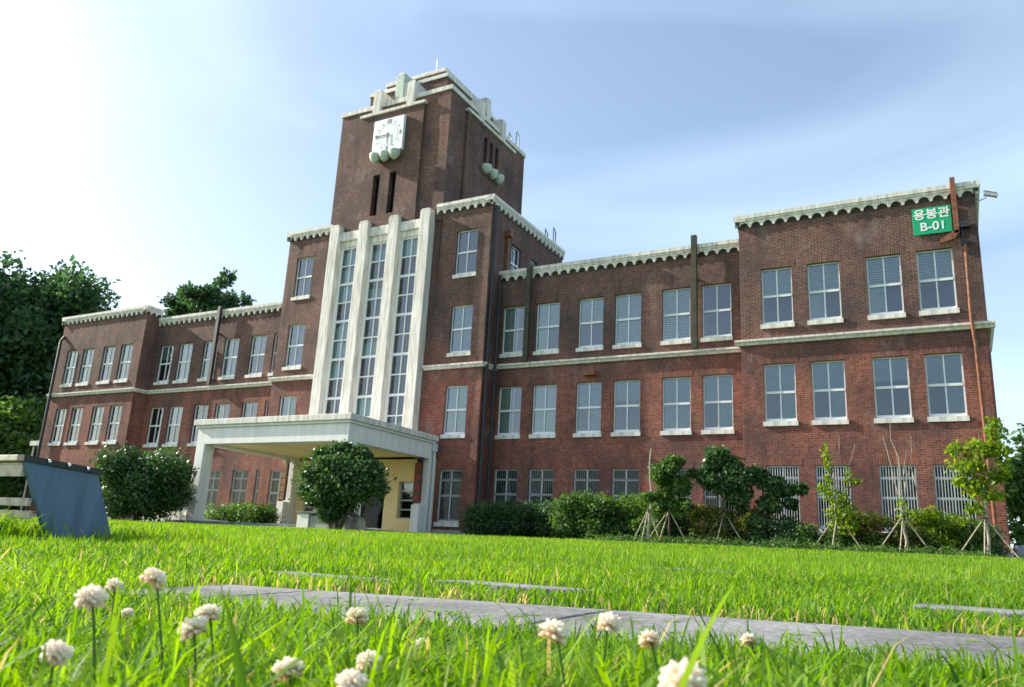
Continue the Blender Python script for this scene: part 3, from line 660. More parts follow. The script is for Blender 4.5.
# clock
ck = empty('tower_clock', (-.02, TY0-.14, 20.5)); tag(ck, 'square white wall clock with dark hands high on the brick tower', 'clock')
mb = MB(); mb.box(-.97, .97, -.18, 0, -.97, .97); mb.build('case', 'clock_face', ck, bevel=.02)
mb = MB(); n = 48
for r0, r1 in ((.60, .62), (.82, .85)):
    if r0 > .7: continue
    vs = [(r*math.cos(2*math.pi*k/n), -.185, r*math.sin(2*math.pi*k/n)) for r in (r0, r1) for k in range(n)]
    mb.add(vs, [(k, (k+1) % n, n+(k+1) % n, n+k) for k in range(n)])
mb.build('dial_ring', 'clock_ring', ck)
mb = MB()
for k in range(12):
    a = k*math.pi/6; r = .76; x, z = r*math.sin(a), r*math.cos(a)
    if k % 3: mb.box(x-.035, x+.035, -.19, -.181, z-.035, z+.035)
mb.build('hour_dot', 'clock_ring', ck)
for t, a in (('12', 0), ('3', 90), ('6', 180), ('9', 270)):
    text_obj(t, .3, 'clock_dark', ck, (.77*math.sin(R(a)), -.188, .77*math.cos(R(a))), (R(90), 0, 0), .003, 'numeral', bold=.006)
def hand(nm, ang, ln, w_):
    mb = MB(); mb.prism([(-w_, -.12), (w_, -.12), (w_*.6, ln), (-w_*.6, ln)], (0, 0, 0), (1, 0, 0), (0, 0, 1), (0, -.012, 0)); o = mb.build(nm, 'clock_dark', ck); o.location = (0, -.20 if 'm' in nm else -.215, 0); o.rotation_euler = (0, R(ang), 0)
hand('minute_hand', 270, .80, .028); hand('hour_hand', 178, .56, .036)

# vertical entrance boards on white posts
for sg, side, lab, body, mat in ((-1, 'left', 'brown wooden name board with gold letters on the post left of the entrance', '전남대학교', 'gold'), (1, 'right', 'dark wooden name board with red letters on the post right of the entrance', '인문대학', 'red_letter')):
    p = empty('entrance_board', (sg*3.93, -1.75, .44)); tag(p, lab, 'sign board', 'vertical name boards at the entrance')
    mb = MB(); mb.box(-.20, .20, -.2, .2, 0, 1.2); mb.build('post', 'white_paint', p, bevel=.01)
    mb = MB(); mb.box(-.19, .19, -.17, -.06, 1.26, 3.0); mb.build('board', 'sign_brown', p, bevel=.01)
    for i, ch in enumerate(body):
        text_obj(ch, .28, mat, p, (0, -.175, 2.82-i*(1.4/max(1, len(body)-1))), (R(90), 0, 0), .004, 'letter', bold=.003)
    mb = MB(); mb.lathe((0, -.05, 3.0), [(0, 0), (.1, 0), (.16, .1), (.13, .22), (.05, .3), (0, .3)], 12); mb.build('finial', 'pale_green_stone' if sg < 0 else 'pipe_dark', p)

# planter wall and blue notice in front of the porch
pl = empty('planter', (3.8, -8.1, .2)); tag(pl, 'low white and grey planter box beneath the round tree by the porch', 'planter')
mb = MB(); mb.box(-.5, .05, -.25, .2, 0, .62); mb.build('end_block', 'white_paint', pl, bevel=.01)
mb = MB(); mb.box(.051, 1.9, -.2, .15, 0, .55); mb.build('side_wall', 'old_concrete', pl, bevel=.01)
mb = MB(); mb.box(-.55, 1.95, -.3, .25, .621, .70); mb.build('cap', 'podium', pl, bevel=.01)
ns = empty('notice_board', (3.3, -6.9, .44)); tag(ns, 'small blue notice board on a white stand behind the round tree', 'notice board')
mb = MB(); mb.box(-.22, .22, -.12, .12, 0, 1.0); mb.build('stand', 'white_paint', ns, bevel=.01)
mb = MB(); mb.box(-.3, .35, -.16, -.125, .95, 1.5); mb.build('panel', 'blue_sign', ns, bevel=.01)
mb = MB(); mb.box(-.2, .2, -.168, -.161, 1.28, 1.32); mb.box(-.2, .1, -.168, -.161, 1.16, 1.19); mb.build('panel_text_lines', 'sign_white', ns)
st = MB(); st.add([(-.35, -.2, 0), (.4, -.25, 0), (.45, .2, 0), (-.3, .25, 0), (-.3, -.12, .5), (.25, -.18, .42), (.3, .1, .5), (-.2, .15, .62)], [(4, 5, 6, 7), (0, 1, 5, 4), (1, 2, 6, 5), (2, 3, 7, 6), (3, 0, 4, 7)])
o = st.build('garden_rock', 'pale_bark', bevel=.06); o.location = (5.75, -8.0, .27); tag(o, 'pale angular rock at the foot of the round tree', 'rock')

# ================================================================ park bench
bz = float(gz(-27))
pbn = empty('park_bench', (18.5, -26.93, bz-.06)); tag(pbn, 'weathered wooden bench with a slanting blue end panel standing in the grass', 'bench')
oz = Vector((18.5, -27.0, bz))
mb = MB(); mb.prism([(-.47, .62), (.13, .585), (.42, -.06), (-.12, -.06)], (0, 0, 0), (0, 1, 0), (0, 0, 1), (.05, 0, 0)); o = mb.build('end_panel', 'bench_blue', pbn, bevel=.004)
mb = MB(); mb.prism([(-.47, .62), (.13, .585), (.42, -.06), (-.12, -.06)], (-1.75, 0, 0), (0, 1, 0), (0, 0, 1), (.05, 0, 0)); o = mb.build('end_panel', 'bench_blue', pbn, bevel=.004)
mb = MB(); mb.prism([(-.49, .622), (.16, .585), (.16, .628), (-.49, .665)], (-.02, 0, 0), (0, 1, 0), (0, 0, 1), (.085, 0, 0)); tr = mb.build('edge_trim', 'bench_edge', pbn)
for y in (-.30, -.14, .02):
    mb = MB(); mb.tube([(.066, y, .636-.057*(y+.2)), (.078, y, .636-.057*(y+.2))], .013, 8); mb.build('screw', 'chrome', tr)
for k in range(4):
    mb = MB(); y = -.49 + k*.163; zz = .622-k*.009; mb.box(-1.9, -.022, y, y+.15, zz, zz+.045); mb.build('seat_plank', 'bench_wood', pbn, bevel=.006)
for z, y in ((.51, -.45), (.30, -.36), (.21, -.33)):
    mb = MB(); mb.box(-1.7, -.001, y, y+.03, z, z+(.09 if z > .4 else .06)); mb.build('rail', 'bench_wood', pbn, bevel=.004)

# ================================================================ parked car, mostly hidden behind the right corner
cr_ = empty('parked_car', (28.35, 5.2, .30)); tag(cr_, 'pale silver car parked behind the right end of the building', 'car')
def loft(mb, secs):
    n = len(secs[0]); vs = [p for s in secs for p in s]; fs = []
    for i in range(len(secs)-1):
        for k in range(n): k2 = (k+1) % n; fs.append((i*n+k, i*n+k2, (i+1)*n+k2, (i+1)*n+k))
    fs.append(tuple(range(n))[::-1]); fs.append(tuple(range((len(secs)-1)*n, len(secs)*n))); mb.add(vs, fs, True)
mb = MB(); secs = []
for x, hw, z0, z1 in ((-2.15, .70, .35, .62), (-2.05, .80, .25, .74), (-1.5, .86, .22, .90), (-.9, .87, .2, .98), (0, .88, .2, 1.0), (.9, .88, .2, 1.02), (1.7, .86, .22, 1.02), (2.1, .80, .28, .95), (2.2, .74, .36, .80)):
    secs.append([(x, -hw, z0+.1), (x, -hw*.9, z0), (x, hw*.9, z0), (x, hw, z0+.1), (x, hw, (z0+z1)/2), (x, hw*.93, z1-.05), (x, hw*.8, z1), (x, -hw*.8, z1), (x, -hw*.93, z1-.05), (x, -hw, (z0+z1)/2)])
loft(mb, secs); mb.build('body', 'car_paint', cr_)
mb = MB(); secs = []
for x, z in ((-1.25, .97), (-.45, 1.40), (.1, 1.47), (1.0, 1.45), (1.75, 1.0)):
    t = (z-.97)/.5; hw = .80-.18*t; secs.append([(x, -.80, .95), (x, .80, .95), (x, hw, z-.03), (x, hw*.85, z), (x, -hw*.85, z), (x, -hw, z-.03)])
loft(mb, secs); cb = mb.build('cabin', 'car_paint', cr_)
mb = MB()
for s in (-1, 1):
    mb.add([(-1.0, s*.805, 1.0), (-.45, s*.70, 1.34), (.15, s*.68, 1.38), (.15, s*.81, 1.0)], [(0, 1, 2, 3)]); mb.add([(.22, s*.81, 1.0), (.22, s*.68, 1.38), (.95, s*.69, 1.36), (1.45, s*.80, 1.02)], [(0, 1, 2, 3)])
mb.add([(-1.19, -.72, 1.02), (-1.19, .72, 1.02), (-.52, .58, 1.375), (-.52, -.58, 1.375)], [(0, 1, 2, 3)])
mb.build('side_window', 'car_dark', cb)
for x in (-1.35, 1.35):
    for y in (-.80, .80):
        mb = MB(); mb.lathe((x, y, .32), [(.0, -.1), (.29, -.1), (.32, -.06), (.32, .06), (.29, .1), (0, .1)], 24, 'y'); wh = mb.build('wheel', 'rubber', cr_)
        mb = MB(); mb.lathe((x, y+(.105 if y > 0 else -.105), .32), [(0, 0), (.19, 0), (.2, .004 if y > 0 else -.004)], 20, 'y'); mb.build('rim', 'metal', wh)
for y in (-.6, .6):
    mb = MB(); mb.lathe((-2.08, y, .64), [(0, -.16), (.09, -.1), (.10, 0), (.09, .1), (0, .16)], 12, 'y'); mb.build('headlight', 'headlamp', cr_)

# ================================================================ vegetation
def leaves(blobs, n, size, rs, surf=.55, droop=.0, flat=0, elong=1.7):
    """leaf-sized folded quads spread through ellipsoid blobs; returns V, F, tone"""
    vol = np.array([b[3]*b[4]*b[5] for b in blobs])**.75; pr = vol/vol.sum()
    idx = rs.choice(len(blobs), n, p=pr); bl = np.array(blobs)[idx]
    d = rs.normal(size=(n, 3)); d /= np.linalg.norm(d, axis=1)[:, None]
    r = np.where(rs.random(n) < surf, np.abs(rs.normal(.95, .2, n)), rs.uniform(.2, .9, n)**.6)
    c = bl[:, :3] + d*bl[:, 3:6]*r[:, None]
    t = rs.normal(size=(n, 3)) + d*.6; t[:, 2] -= droop; t /= np.linalg.norm(t, axis=1)[:, None]
    nn = d*.9 + rs.normal(size=(n, 3))*.7; nn[:, 2] += .4
    s = np.cross(t, nn); s /= (np.linalg.norm(s, axis=1)[:, None]+1e-9)
    sz = size*rs.uniform(.6, 1.3, n)[:, None]
    a = c - t*sz*elong/2; b = c + t*sz*elong/2; l = c - s*sz/2; rr = c + s*sz/2
    V = np.stack([a, l, b, rr], 1).reshape(-1, 3); F = np.arange(n*4).reshape(n, 4)
    btone = rs.normal(0, .12, len(blobs))[idx]
    tone = np.clip(rs.normal(.45, .2, n) + btone, 0, 1); return V, F, np.repeat(tone, 4)
def blobs_in(c, r, n, rs, br=.38, zf=1.0, keep=None):
    out = []
    for _ in range(n*6):
        d = rs.normal(size=3); d /= np.linalg.norm(d); q = rs.uniform(.35, .95)
        p = (c[0]+d[0]*r[0]*q, c[1]+d[1]*r[1]*q, c[2]+d[2]*r[2]*q); s = br*rs.uniform(.6, 1.25)
        out.append((*p, s*r[0], s*r[1], s*r[2]*zf))
        if len(out) >= n: break
    return out
def limb_mb(mb, p, q, r0, r1, rs, k=5, wob=.06):
    p, q = Vector(p), Vector(q); L_ = (q-p).length; pts = []; rad = []
    for i in range(k+1):
        t = i/k; w_ = wob*L_*math.sin(math.pi*t); pts.append(p.lerp(q, t)+Vector(rs.normal(size=3))*w_*.5); rad.append(r0+(r1-r0)*t)
    mb.tube(pts, rad, 8)
def tree(name, base, height, cr, cz, label, cat, mat='leaf_dark', n=9000, size=.3, nb=26, trunk=.3, bark='bark', seed=1, group=None, br=.38, clear=None, surf=.5):
    rs = np.random.default_rng(seed); bx, by = base; z = float(gz(by)); t = empty(name, (bx, by, z)); tag(t, label, cat, group)
    c = (0, 0, cz); bl = blobs_in(c, cr, nb, rs, br); 
    mb = MB(); limb_mb(mb, (0, 0, -.2), (rs.uniform(-.2, .2)*trunk, 0, cz), trunk, trunk*.5, rs)
    for i in rs.choice(len(bl), min(9, len(bl)), replace=False): b = bl[i]; limb_mb(mb, (0, 0, cz*rs.uniform(.45, .8)), b[:3], trunk*.4, trunk*.08, rs)
    mb.build('trunk', bark, t)
    V, F, tn = leaves(bl, n, size, rs, surf); npmesh('crown', V, F, None, tn, mat, t)
    return t
GT = 'dark trees behind the left end'
tree('broadleaf_tree', (-42.5, 4), 17, (5.0, 5.0, 7.8), 11.4, 'tall dark tree at the left edge of the photo behind the bench', 'tree', n=26000, size=.34, nb=60, trunk=.45, seed=3, group=GT, br=.3)
tree('broadleaf_tree', (-41.5, 8.5), 16, (5.0, 4.6, 8.6), 12.6, 'tall dark tree with a rounded top rising beside the left end wall', 'tree', n=24000, size=.32, nb=55, trunk=.4, seed=4, group=GT, br=.3)
tree('broadleaf_tree', (-43.0, 13), 16, (3.2, 3.4, 4.8), 15.6, 'smaller tree crown just above the left roof corner', 'tree', n=12000, size=.28, nb=30, trunk=.35, seed=5, group=GT, br=.3)
tree('broadleaf_tree', (-47.5, 5), 17, (6.5, 6, 9), 13.5, 'farthest left dark tree cut off by the photo edge', 'tree', n=20000, size=.38, nb=50, trunk=.45, seed=6, group=GT, br=.3)
tree('broadleaf_tree', (-35.5, 1.5), 8, (4.4, 3.0, 4.2), 5.0, 'low bushy tree in the shade left of the end wall', 'tree', 'leaf_mid', n=20000, size=.26, nb=50, trunk=.25, seed=7, br=.32)
tree('broadleaf_tree', (-31.6, 2.8), 6, (2.6, 2.2, 2.6), 2.6, 'small leafy tree beside the white end canopy', 'tree', 'leaf_mid', n=12000, size=.24, nb=36, trunk=.18, seed=8, br=.34)
tree('broadleaf_tree', (-35, -3.5), 8, (4.5, 3, 3.4), 3.2, 'wide low dark tree behind the wooden bench planks', 'tree', 'leaf_dark', n=20000, size=.3, nb=50, trunk=.3, seed=9, br=.32)
tree('broadleaf_tree', (-30.4, 14), 22, (4.3, 3.6, 3.4), 18.3, 'solitary leafy tree showing above the left wing roof', 'tree', 'leaf_dark', n=9000, size=.26, nb=80, trunk=.3, seed=10, br=.17, surf=.3)
tree('broadleaf_tree', (29.0, 11), 7, (3.0, 2.6, 2.7), 3.3, 'dark green tree behind the right end of the building', 'tree', 'leaf_mid', n=14000, size=.2, nb=36, trunk=.2, seed=12, br=.34)
tree('broadleaf_tree', (33.8, 15), 7, (4.0, 3.0, 3.4), 3.9, 'farther green tree past the parked car at the right edge', 'tree', 'leaf_mid', n=14000, size=.24, nb=36, trunk=.2, seed=13, br=.34)
# clipped globe shrubs
tree('round_shrub', (-4.6, -9.1), 3, (1.95, 1.8, 1.34), 1.55, 'large rounded evergreen shrub standing left of the porch', 'shrub', 'leaf_glossy', n=42000, size=.085, nb=110, trunk=.12, seed=20, br=.30, surf=.7)
def globe_tree():
    rs = np.random.default_rng(21); t = empty('round_tree', (5.45, -8.75, .27)); tag(t, 'round glossy clipped tree with low forked trunk before the porch', 'tree')
    mb = MB()
    for q in ((-.7, 0, 1.2), (-.25, .2, 1.5), (.3, -.1, 1.5), (.8, .1, 1.2)): limb_mb(mb, (q[0]*.15, 0, -.1), q, .09, .04, rs)
    mb.build('trunk', 'bark', t)
    bl = [(x, y, z, .6, .6, .42) for x, y, z in ((-1.45, 0, 1.35), (-1.1, .2, 2.0), (-.7, -.2, 2.55), (0, 0, 2.75), (.8, .1, 2.6), (1.45, 0, 2.1), (1.75, .1, 1.5), (1.1, -.2, .95+.35), (-.6, -.3, 1.05), (0, .2, .95), (.5, -.5, 1.6), (-.5, -.6, 1.8), (.3, -.7, 2.2), (-1.0, -.4, 1.3), (1.2, -.5, 1.8), (0, .7, 1.9), (.9, .6, 2.1), (-.9, .6, 2.1), (-.2, -.6, 1.2), (.1, -.2, .62))]
    bl = [(a*.93, b, c, d*.62, e*.62, f*.72) for a, b, c, d, e, f in bl] + [(a*.88+np.clip(rs.normal(), -1, 1)*.16, b+np.clip(rs.normal(), -1, 1)*.3, c+np.clip(rs.normal(), -1, 1)*.12, .28, .28, .22) for a, b, c, d, e, f in bl*3]
    bl.append((.1, 0, 1.75, 1.45, 1.0, .85))
    V, F, tn = leaves(bl, 38000, .085, rs, .65); npmesh('crown', V, F, None, tn, 'leaf_glossy', t)
globe_tree()
def hedge(name, x0, x1, y0, y1, h0, h1, label, cat, mat, n, size, seed, nb=40, group=None, mats=None, br=.45):
    rs = np.random.default_rng(seed); z = .28; t = empty(name, ((x0+x1)/2, (y0+y1)/2, z)); tag(t, label, cat, group)
    bl = []
    for i in range(nb):
        x = rs.uniform(x0, x1)-(x0+x1)/2; y = rs.uniform(y0, y1)-(y0+y1)/2; hh = rs.uniform(h0, h1); s = br*rs.uniform(.7, 1.2)
        bl.append((x, y, hh-s*.7, s*1.2, s, s*.8)); bl.append((x+rs.uniform(-.2, .2), y, hh*.4, s*1.2, s, s*.9))
    mb = MB()
    for i in range(min(nb, 26)): b = bl[rs.integers(len(bl))]; limb_mb(mb, (b[0]*.1, b[1]*.1, -.05), b[:3], .018, .006, rs)
    mb.build('branches', 'bark', t)
    V, F, tn = leaves(bl, n, size, rs, .6); npmesh('foliage', V, F, None, tn, mat, t); return t
hedge('hedge', -5.9, -3.2, -4.2, -3.0, .9, 1.15, 'low clipped hedge seen through the porch columns', 'hedge', 'leaf_mid', 14000, .07, 30, 30)
hedge('hedge', 7.4, 12.0, -2.7, -1.3, 1.3, 1.6, 'dark low hedge under the ground floor windows right of the porch', 'hedge', 'leaf_dark', 40000, .07, 31, 60)
hedge('hedge', 11.6, 15.2, -3.4, -1.6, 1.4, 1.95, 'brighter taller hedge end beside the small staked trees', 'hedge', 'leaf_mid', 34000, .075, 32, 46)
SH = 'garden shrubs in the bed along the right wing'
k = 0
shr = [(15.9, -3.6, 1.45, 'leaf_mid', 'mid green shrub at the left end of the right wing bed'), (17.1, -3.9, 1.25, 'leaf_autumn', 'yellow and orange tinged shrub below the dark staked tree'), (18.4, -3.6, 1.15, 'leaf_autumn', 'reddish yellow shrub beneath the first barred window of the right block'),
       (19.6, -4.0, .95, 'leaf_dark', 'low dark shrub between the first two barred windows'), (20.7, -4.1, .8, 'leaf_mid', 'low green shrub below the white sill of the second barred window'), (21.9, -3.6, 1.2, 'leaf_autumn', 'orange leaved shrub between second and third barred windows'),
       (23.0, -3.4, 1.15, 'leaf_autumn', 'feathery yellow green shrub below the third barred window'), (23.9, -3.3, 1.25, 'leaf_fresh', 'bright yellow green shrub between third and fourth barred windows'), (24.5, -3.1, 1.3, 'leaf_mid', 'full green shrub below the fourth barred window'), (24.75, -2.2, .9, 'leaf_dark', 'dark shrub at the right corner of the building')]
for i, (x, y, h_, mt, lab) in enumerate(shr):
    hedge('garden_shrub', x-.65, x+.65, y-.6, y+.6, h_*.55, h_*1.15+.1, lab, 'shrub', mt, 5200, .062, 40+i, 14, SH, br=.27)
# low fringe of weeds in front of the bed: uncountable ground cover
rs = np.random.default_rng(60); bl = [(rs.uniform(13.4, 25.0), rs.uniform(-5.7, -4.2), .34, .35, .3, rs.uniform(.08, .28)) for _ in range(150)]
V, F, tn = leaves(bl, 22000, .05, rs, .6); V[:, 2] += .02; o = npmesh('ground_cover', V, F, None, tn, 'leaf_mid'); tag(o, kind='stuff', label='leafy ground cover along the front of the planting bed', cat='ground cover')

# small trees with stakes
def staked(x, y, crown, label, mat, n, size, seed, stakes=3, stake_r=.9, sh=1.15, trunk_h=2.2, bare=0, pale=False, branches=None):
    rs = np.random.default_rng(seed); t = empty('staked_tree', (x, y, .28)); tag(t, label, 'tree', 'young staked trees in the bed')
    mb = MB(); limb_mb(mb, (0, 0, -.1), (rs.uniform(-.08, .08), 0, trunk_h), .05, .025, rs, 6, .03)
    for b in (branches or []): limb_mb(mb, b[0], b[1], .02, .006, rs, 5, .04)
    mb.build('trunk', 'pale_bark' if pale else 'bark', t)
    if crown:
        if mat != 'leaf_fresh': crown = [(a, b, c, d*.72, e*.72, f*.72) for a, b, c, d, e, f in crown] + [(a+rs.normal()*.3, b+rs.normal()*.25, c+rs.normal()*.25, .2, .2, .16) for a, b, c, d, e, f in crown*2]
        else: crown = [(a, b, c, d*1.25, e*1.25, f*1.25) for a, b, c, d, e, f in crown]
        V, F, tn = leaves(crown, int(n*.62), size*1.1, rs, .35); npmesh('crown', V, F, None, tn, mat, t)
    a0 = .5
    for k in range(stakes):
        a = (R(196), R(338), R(262))[k % 3]; mb = MB(); mb.tube([(stake_r*math.cos(a), stake_r*math.sin(a), -.1), (.03*math.cos(a), .03*math.sin(a), sh)], .019, 7); mb.build('stake', 'stake_wood', t)
    mb = MB(); mb.lathe((0, 0, sh-.08), [(.055, 0), (.07, .03), (.07, .09), (.055, .12)], 10); mb.build('tie', 'bark', t)
rs = np.random.default_rng(71)
staked(16.1, -4.6, [(-.25, 0, 2.3, .5, .5, .5), (.1, 0, 2.7, .5, .5, .42), (.35, .1, 2.0, .5, .5, .5), (-.2, 0, 1.6, .5, .45, .45), (.2, .1, 1.3, .4, .4, .4), (-.5, 0, 2.5, .25, .3, .3)], 'bushy green staked tree nearest the bright hedge', 'leaf_mid', 10000, .075, 70)
staked(17.85, -4.3, [(-.55, 0, 2.3, .5, .5, .5), (-.1, 0, 3.0, .5, .5, .42), (.3, .1, 2.6, .5, .5, .5), (-.5, 0, 2.6, .4, .4, .4), (.1, .0, 2.0, .6, .5, .5), (.6, 0, 2.2, .45, .4, .5), (.5, 0, 1.6, .45, .4, .4)], 'tallest dark leafy staked tree before the right wing', 'leaf_glossy', 14000, .08, 72)
staked(19.0, -4.0, [(-.2, 0, 2.4, .4, .4, .4), (.3, 0, 2.1, .5, .4, .35), (.75, .1, 1.95, .4, .4, .3), (.2, 0, 1.5, .5, .4, .4), (.9, 0, 1.5, .3, .3, .25)], 'low spreading dark tree in front of the first barred window', 'leaf_glossy', 8500, .08, 73, stakes=0)
staked(15.5, -4.9, None, 'bare thin pole tree tied to a stake tripod beside the bright hedge', 'leaf_mid', 0, .05, 74, trunk_h=3.2, stake_r=.6, pale=True)
staked(21.3, -4.5, [(-.25, 0, 3.1, .1, .1, .22), (-.2, 0, 2.75, .14, .12, .2), (.0, 0, 1.7, .3, .25, .2), (-.35, .1, 1.95, .2, .2, .12), (.35, 0, 2.3, .12, .12, .3), (.6, 0, 2.15, .15, .1, .08), (.15, 0, 1.2, .35, .3, .3), (.25, .1, .9, .3, .3, .3), (-.2, 0, 2.3, .08, .1, .3)], 'slim staked sapling with sparse yellow leaves before the second barred window', 'leaf_fresh', 1700, .075, 75, trunk_h=2.6, pale=True,
       branches=[((0, 0, .9), (-.25, 0, 3.25)), ((0, 0, 1.0), (.35, 0, 2.5)), ((0, 0, 1.2), (.6, .1, 3.3)), ((0, 0, 1.1), (.15, .1, 3.6))])
staked(23.1, -4.6, [(.1, 0, 1.25, .22, .2, .15), (0, 0, 1.5, .12, .2, .15)], 'nearly bare staked sapling with tall upright twigs before the third barred window', 'leaf_fresh', 160, .07, 76, trunk_h=1.7, pale=True,
       branches=[((0, 0, 1.1), (-.18, 0, 4.0)), ((0, 0, 1.2), (-.4, 0, 3.5)), ((0, 0, 1.1), (.2, .1, 3.1)), ((0, 0, 1.3), (.35, .1, 3.5)), ((0, 0, 1.3), (-.1, 0, 3.2)), ((.3, .05, 2.6), (.45, .05, 1.2))])
staked(25.15, -4.6, [(-.55, 0, 3.05, .22, .2, .2), (-.3, 0, 2.6, .4, .3, .2), (0, 0, 3.1, .35, .3, .25), (.45, 0, 3.6, .22, .25, .3), (.5, 0, 3.0, .22, .25, .3), (.25, 0, 2.3, .35, .25, .2), (-.2, 0, 2.05, .3, .3, .15), (.1, 0, 1.8, .4, .3, .15), (-.5, 0, 2.2, .2, .2, .15), (-.2, 0, 1.4, .25, .2, .12), (.55, 0, 2.5, .2, .2, .2)], 'staked tree with bright yellow green leaves at the right corner of the building', 'leaf_fresh', 3000, .085, 77, trunk_h=2.2, pale=True,
       branches=[((0, 0, 1.0), (-.6, 0, 3.1)), ((0, 0, 1.2), (.45, 0, 3.9)), ((0, 0, 1.6), (.05, .1, 3.5)), ((0, 0, 1.8), (.55, 0, 3.2)), ((0, 0, 1.3), (-.3, 0, 2.8))])

# ================================================================ grass
camxy = np.array([CX, CY]); az0 = math.atan2(0.84305845, -0.47434897)
def allowed(x, y):
    ok = np.ones(len(x), bool)
    yc = -29.40 + (x-22.37)*.20
    ok &= ~((x > 22.60) & (x < 26.8) & (y > yc-.31) & (y < yc+.30))
    for x0, x1, c, h in FARS: ok &= ~((x > x0) & (x < x1) & (np.abs(y-c) < h/2))
    far = np.where(x > 13, -5.6, np.where(x > 4.9, -4.0, np.where(x > -5.3, -7.95, -2.2)))
    ok &= y < far
    ok &= ~((np.abs(x-18.5) < .03) & (y > -27.5) & (y < -26.5))
    return ok
def blades(n, r0, r1, h0, h1, w0, w1, seg, seed, spread=R(56), pw=1.0, tuft=None):
    rs = np.random.default_rng(seed)
    r = (r0**(2*pw) + rs.random(n)*(r1**(2*pw)-r0**(2*pw)))**(1/(2*pw)); th = az0 + rs.uniform(-spread, spread, n)
    x = CX + r*np.cos(th); y = CY + r*np.sin(th)
    if tuft: x = rs.normal(tuft[0], tuft[2], n); y = rs.normal(tuft[1], tuft[2], n)
    k = allowed(x, y); x, y, r = x[k], y[k], r[k]; n = len(x)
    pn = np.sin(x*1.3+np.sin(y*.9)*2)*np.cos(y*1.7+np.sin(x*.7)) * .5 + np.sin(x*4.1+y*2.3)*np.sin(y*5.2-x*1.9)*.3
    h = rs.uniform(h0, h1, n)*(1+.28*pn)*np.where(rs.random(n) < .04, 1.45, 1)
    yc = -29.40 + (x-22.37)*.20; 
    for a_, b_, c_, d_ in FARS: h *= np.where((x > a_-.05) & (x < b_+.05) & (y < c_) & (y > c_-d_/2-.35), .62, 1)
    h *= np.where((y < yc-.3) & (y > yc-.95) & (x > 22.3), .82, 1)
    wd = rs.uniform(w0, w1, n)
    z = gz(y)-.012
    la = rs.uniform(0, 2*np.pi, n); lean = np.abs(rs.normal(.42, .28, n)) * h
    lx, ly = np.cos(la)*lean, np.sin(la)*lean
    wa = la + np.pi/2 + rs.normal(0, .5, n); wx, wy = np.cos(wa)*wd/2, np.sin(wa)*wd/2
    tone = np.clip(rs.normal(.42, .17, n) + .26*pn, 0, .74); edge = (y > yc+.28) & (y < yc+.40) & (x > 22.3); tone = np.where(rs.random(n) < np.where(edge, .32, .03), 1.0, tone); h *= 1
    V = []; 
    if seg == 1:
        V = np.stack([np.c_[x-wx, y-wy, z], np.c_[x+wx, y+wy, z], np.c_[x+lx, y+ly, z+h]], 1).reshape(-1, 3)
        return V, None, np.arange(3*n).reshape(n, 3), np.repeat(tone, 3)
    # bent blade: base, middle, upper, tip
    def P(t, k, s):
        return np.c_[x+lx*t**2+s*wx*k, y+ly*t**2+s*wy*k, z+h*(t-.25*t**3)]
    V = np.stack([P(0, .7, -1), P(0, .7, 1), P(.45, 1, -1), P(.45, 1, 1), P(.78, .6, -1), P(.78, .6, 1), P(1, 0, 1)], 1).reshape(-1, 3)
    b = np.arange(n)[:, None]*7
    F4 = np.concatenate([b+np.array([[0, 1, 3, 2]]), b+np.array([[2, 3, 5, 4]])]); F3 = b+np.array([[4, 5, 6]])
    return V, F4, F3, np.repeat(tone, 7)
def join(parts):
    VV, A, Bf, T = [], [], [], []; o = 0
    for V, F4, F3, t in parts:
        VV.append(V); T.append(t)
        if F4 is not None: A.append(F4+o)
        if F3 is not None: Bf.append(F3+o)
        o += len(V)
    return np.concatenate(VV), (np.concatenate(A) if A else None), (np.concatenate(Bf) if Bf else None), np.concatenate(T)
FL = [(23.987, -30.479, -0.265), (23.585, -30.166, -0.287), (23.898, -30.354, -0.259), (23.4, -30.0, -0.342), (23.14, -29.765, -0.367), (23.953, -30.347, -0.297), (23.914, -30.297, -0.292), (23.979, -30.494, -0.305), (23.326, -29.903, -0.421), (23.351, -29.891, -0.414), (23.996, -30.164, -0.293), (23.651, -29.618, -0.362), (23.642, -29.859, -0.357), (23.604, -29.637, -0.388), (23.708, -29.705, -0.385), (23.938, -29.951, -0.341), (24.073, -30.236, -0.322), (24.084, -30.357, -0.318), (24.185, -30.398, -0.312), (23.61, -29.477, -0.424), (24.28, -30.26, -0.276), (24.265, -30.103, -0.28), (24.322, -30.143, -0.285), (24.048, -29.391, -0.374), (24.29, -29.599, -0.324), (23.943, -29.294, -0.40), (24.156, -29.562, -0.381), (24.443, -30.437, -0.277)]
parts = [blades(15000, .42, 1.35, .06, .135, .003, .0055, 3, 1, R(62)),
         blades(36000, .7, 2.2, .045, .115, .0025, .005, 3, 2, R(62)),
         blades(130, .45, 1.3, .12, .16, .006, .009, 3, 12, R(60)),
         blades(80000, 1.9, 5.5, .045, .09, .004, .007, 3, 3, R(60)),
         blades(150000, 5, 14, .04, .085, .009, .016, 1, 4, R(58)),
         blades(190000, 13, 40, .045, .09, .02, .04, 1, 5, R(56)),
         blades(2500, 1, 2, .12, .30, .006, .011, 3, 6, tuft=(18.35, -27.75, .22)),
         blades(2200, 1, 2, .12, .26, .006, .011, 3, 7, tuft=(17.7, -27.6, .3)),
         blades(1600, 1, 2, .08, .17, .006, .010, 3, 8, tuft=(18.9, -26.3, .25)),
         blades(350, 1, 2, .10, .2, .006, .010, 3, 9, tuft=(18.65, -27.35, .06))]
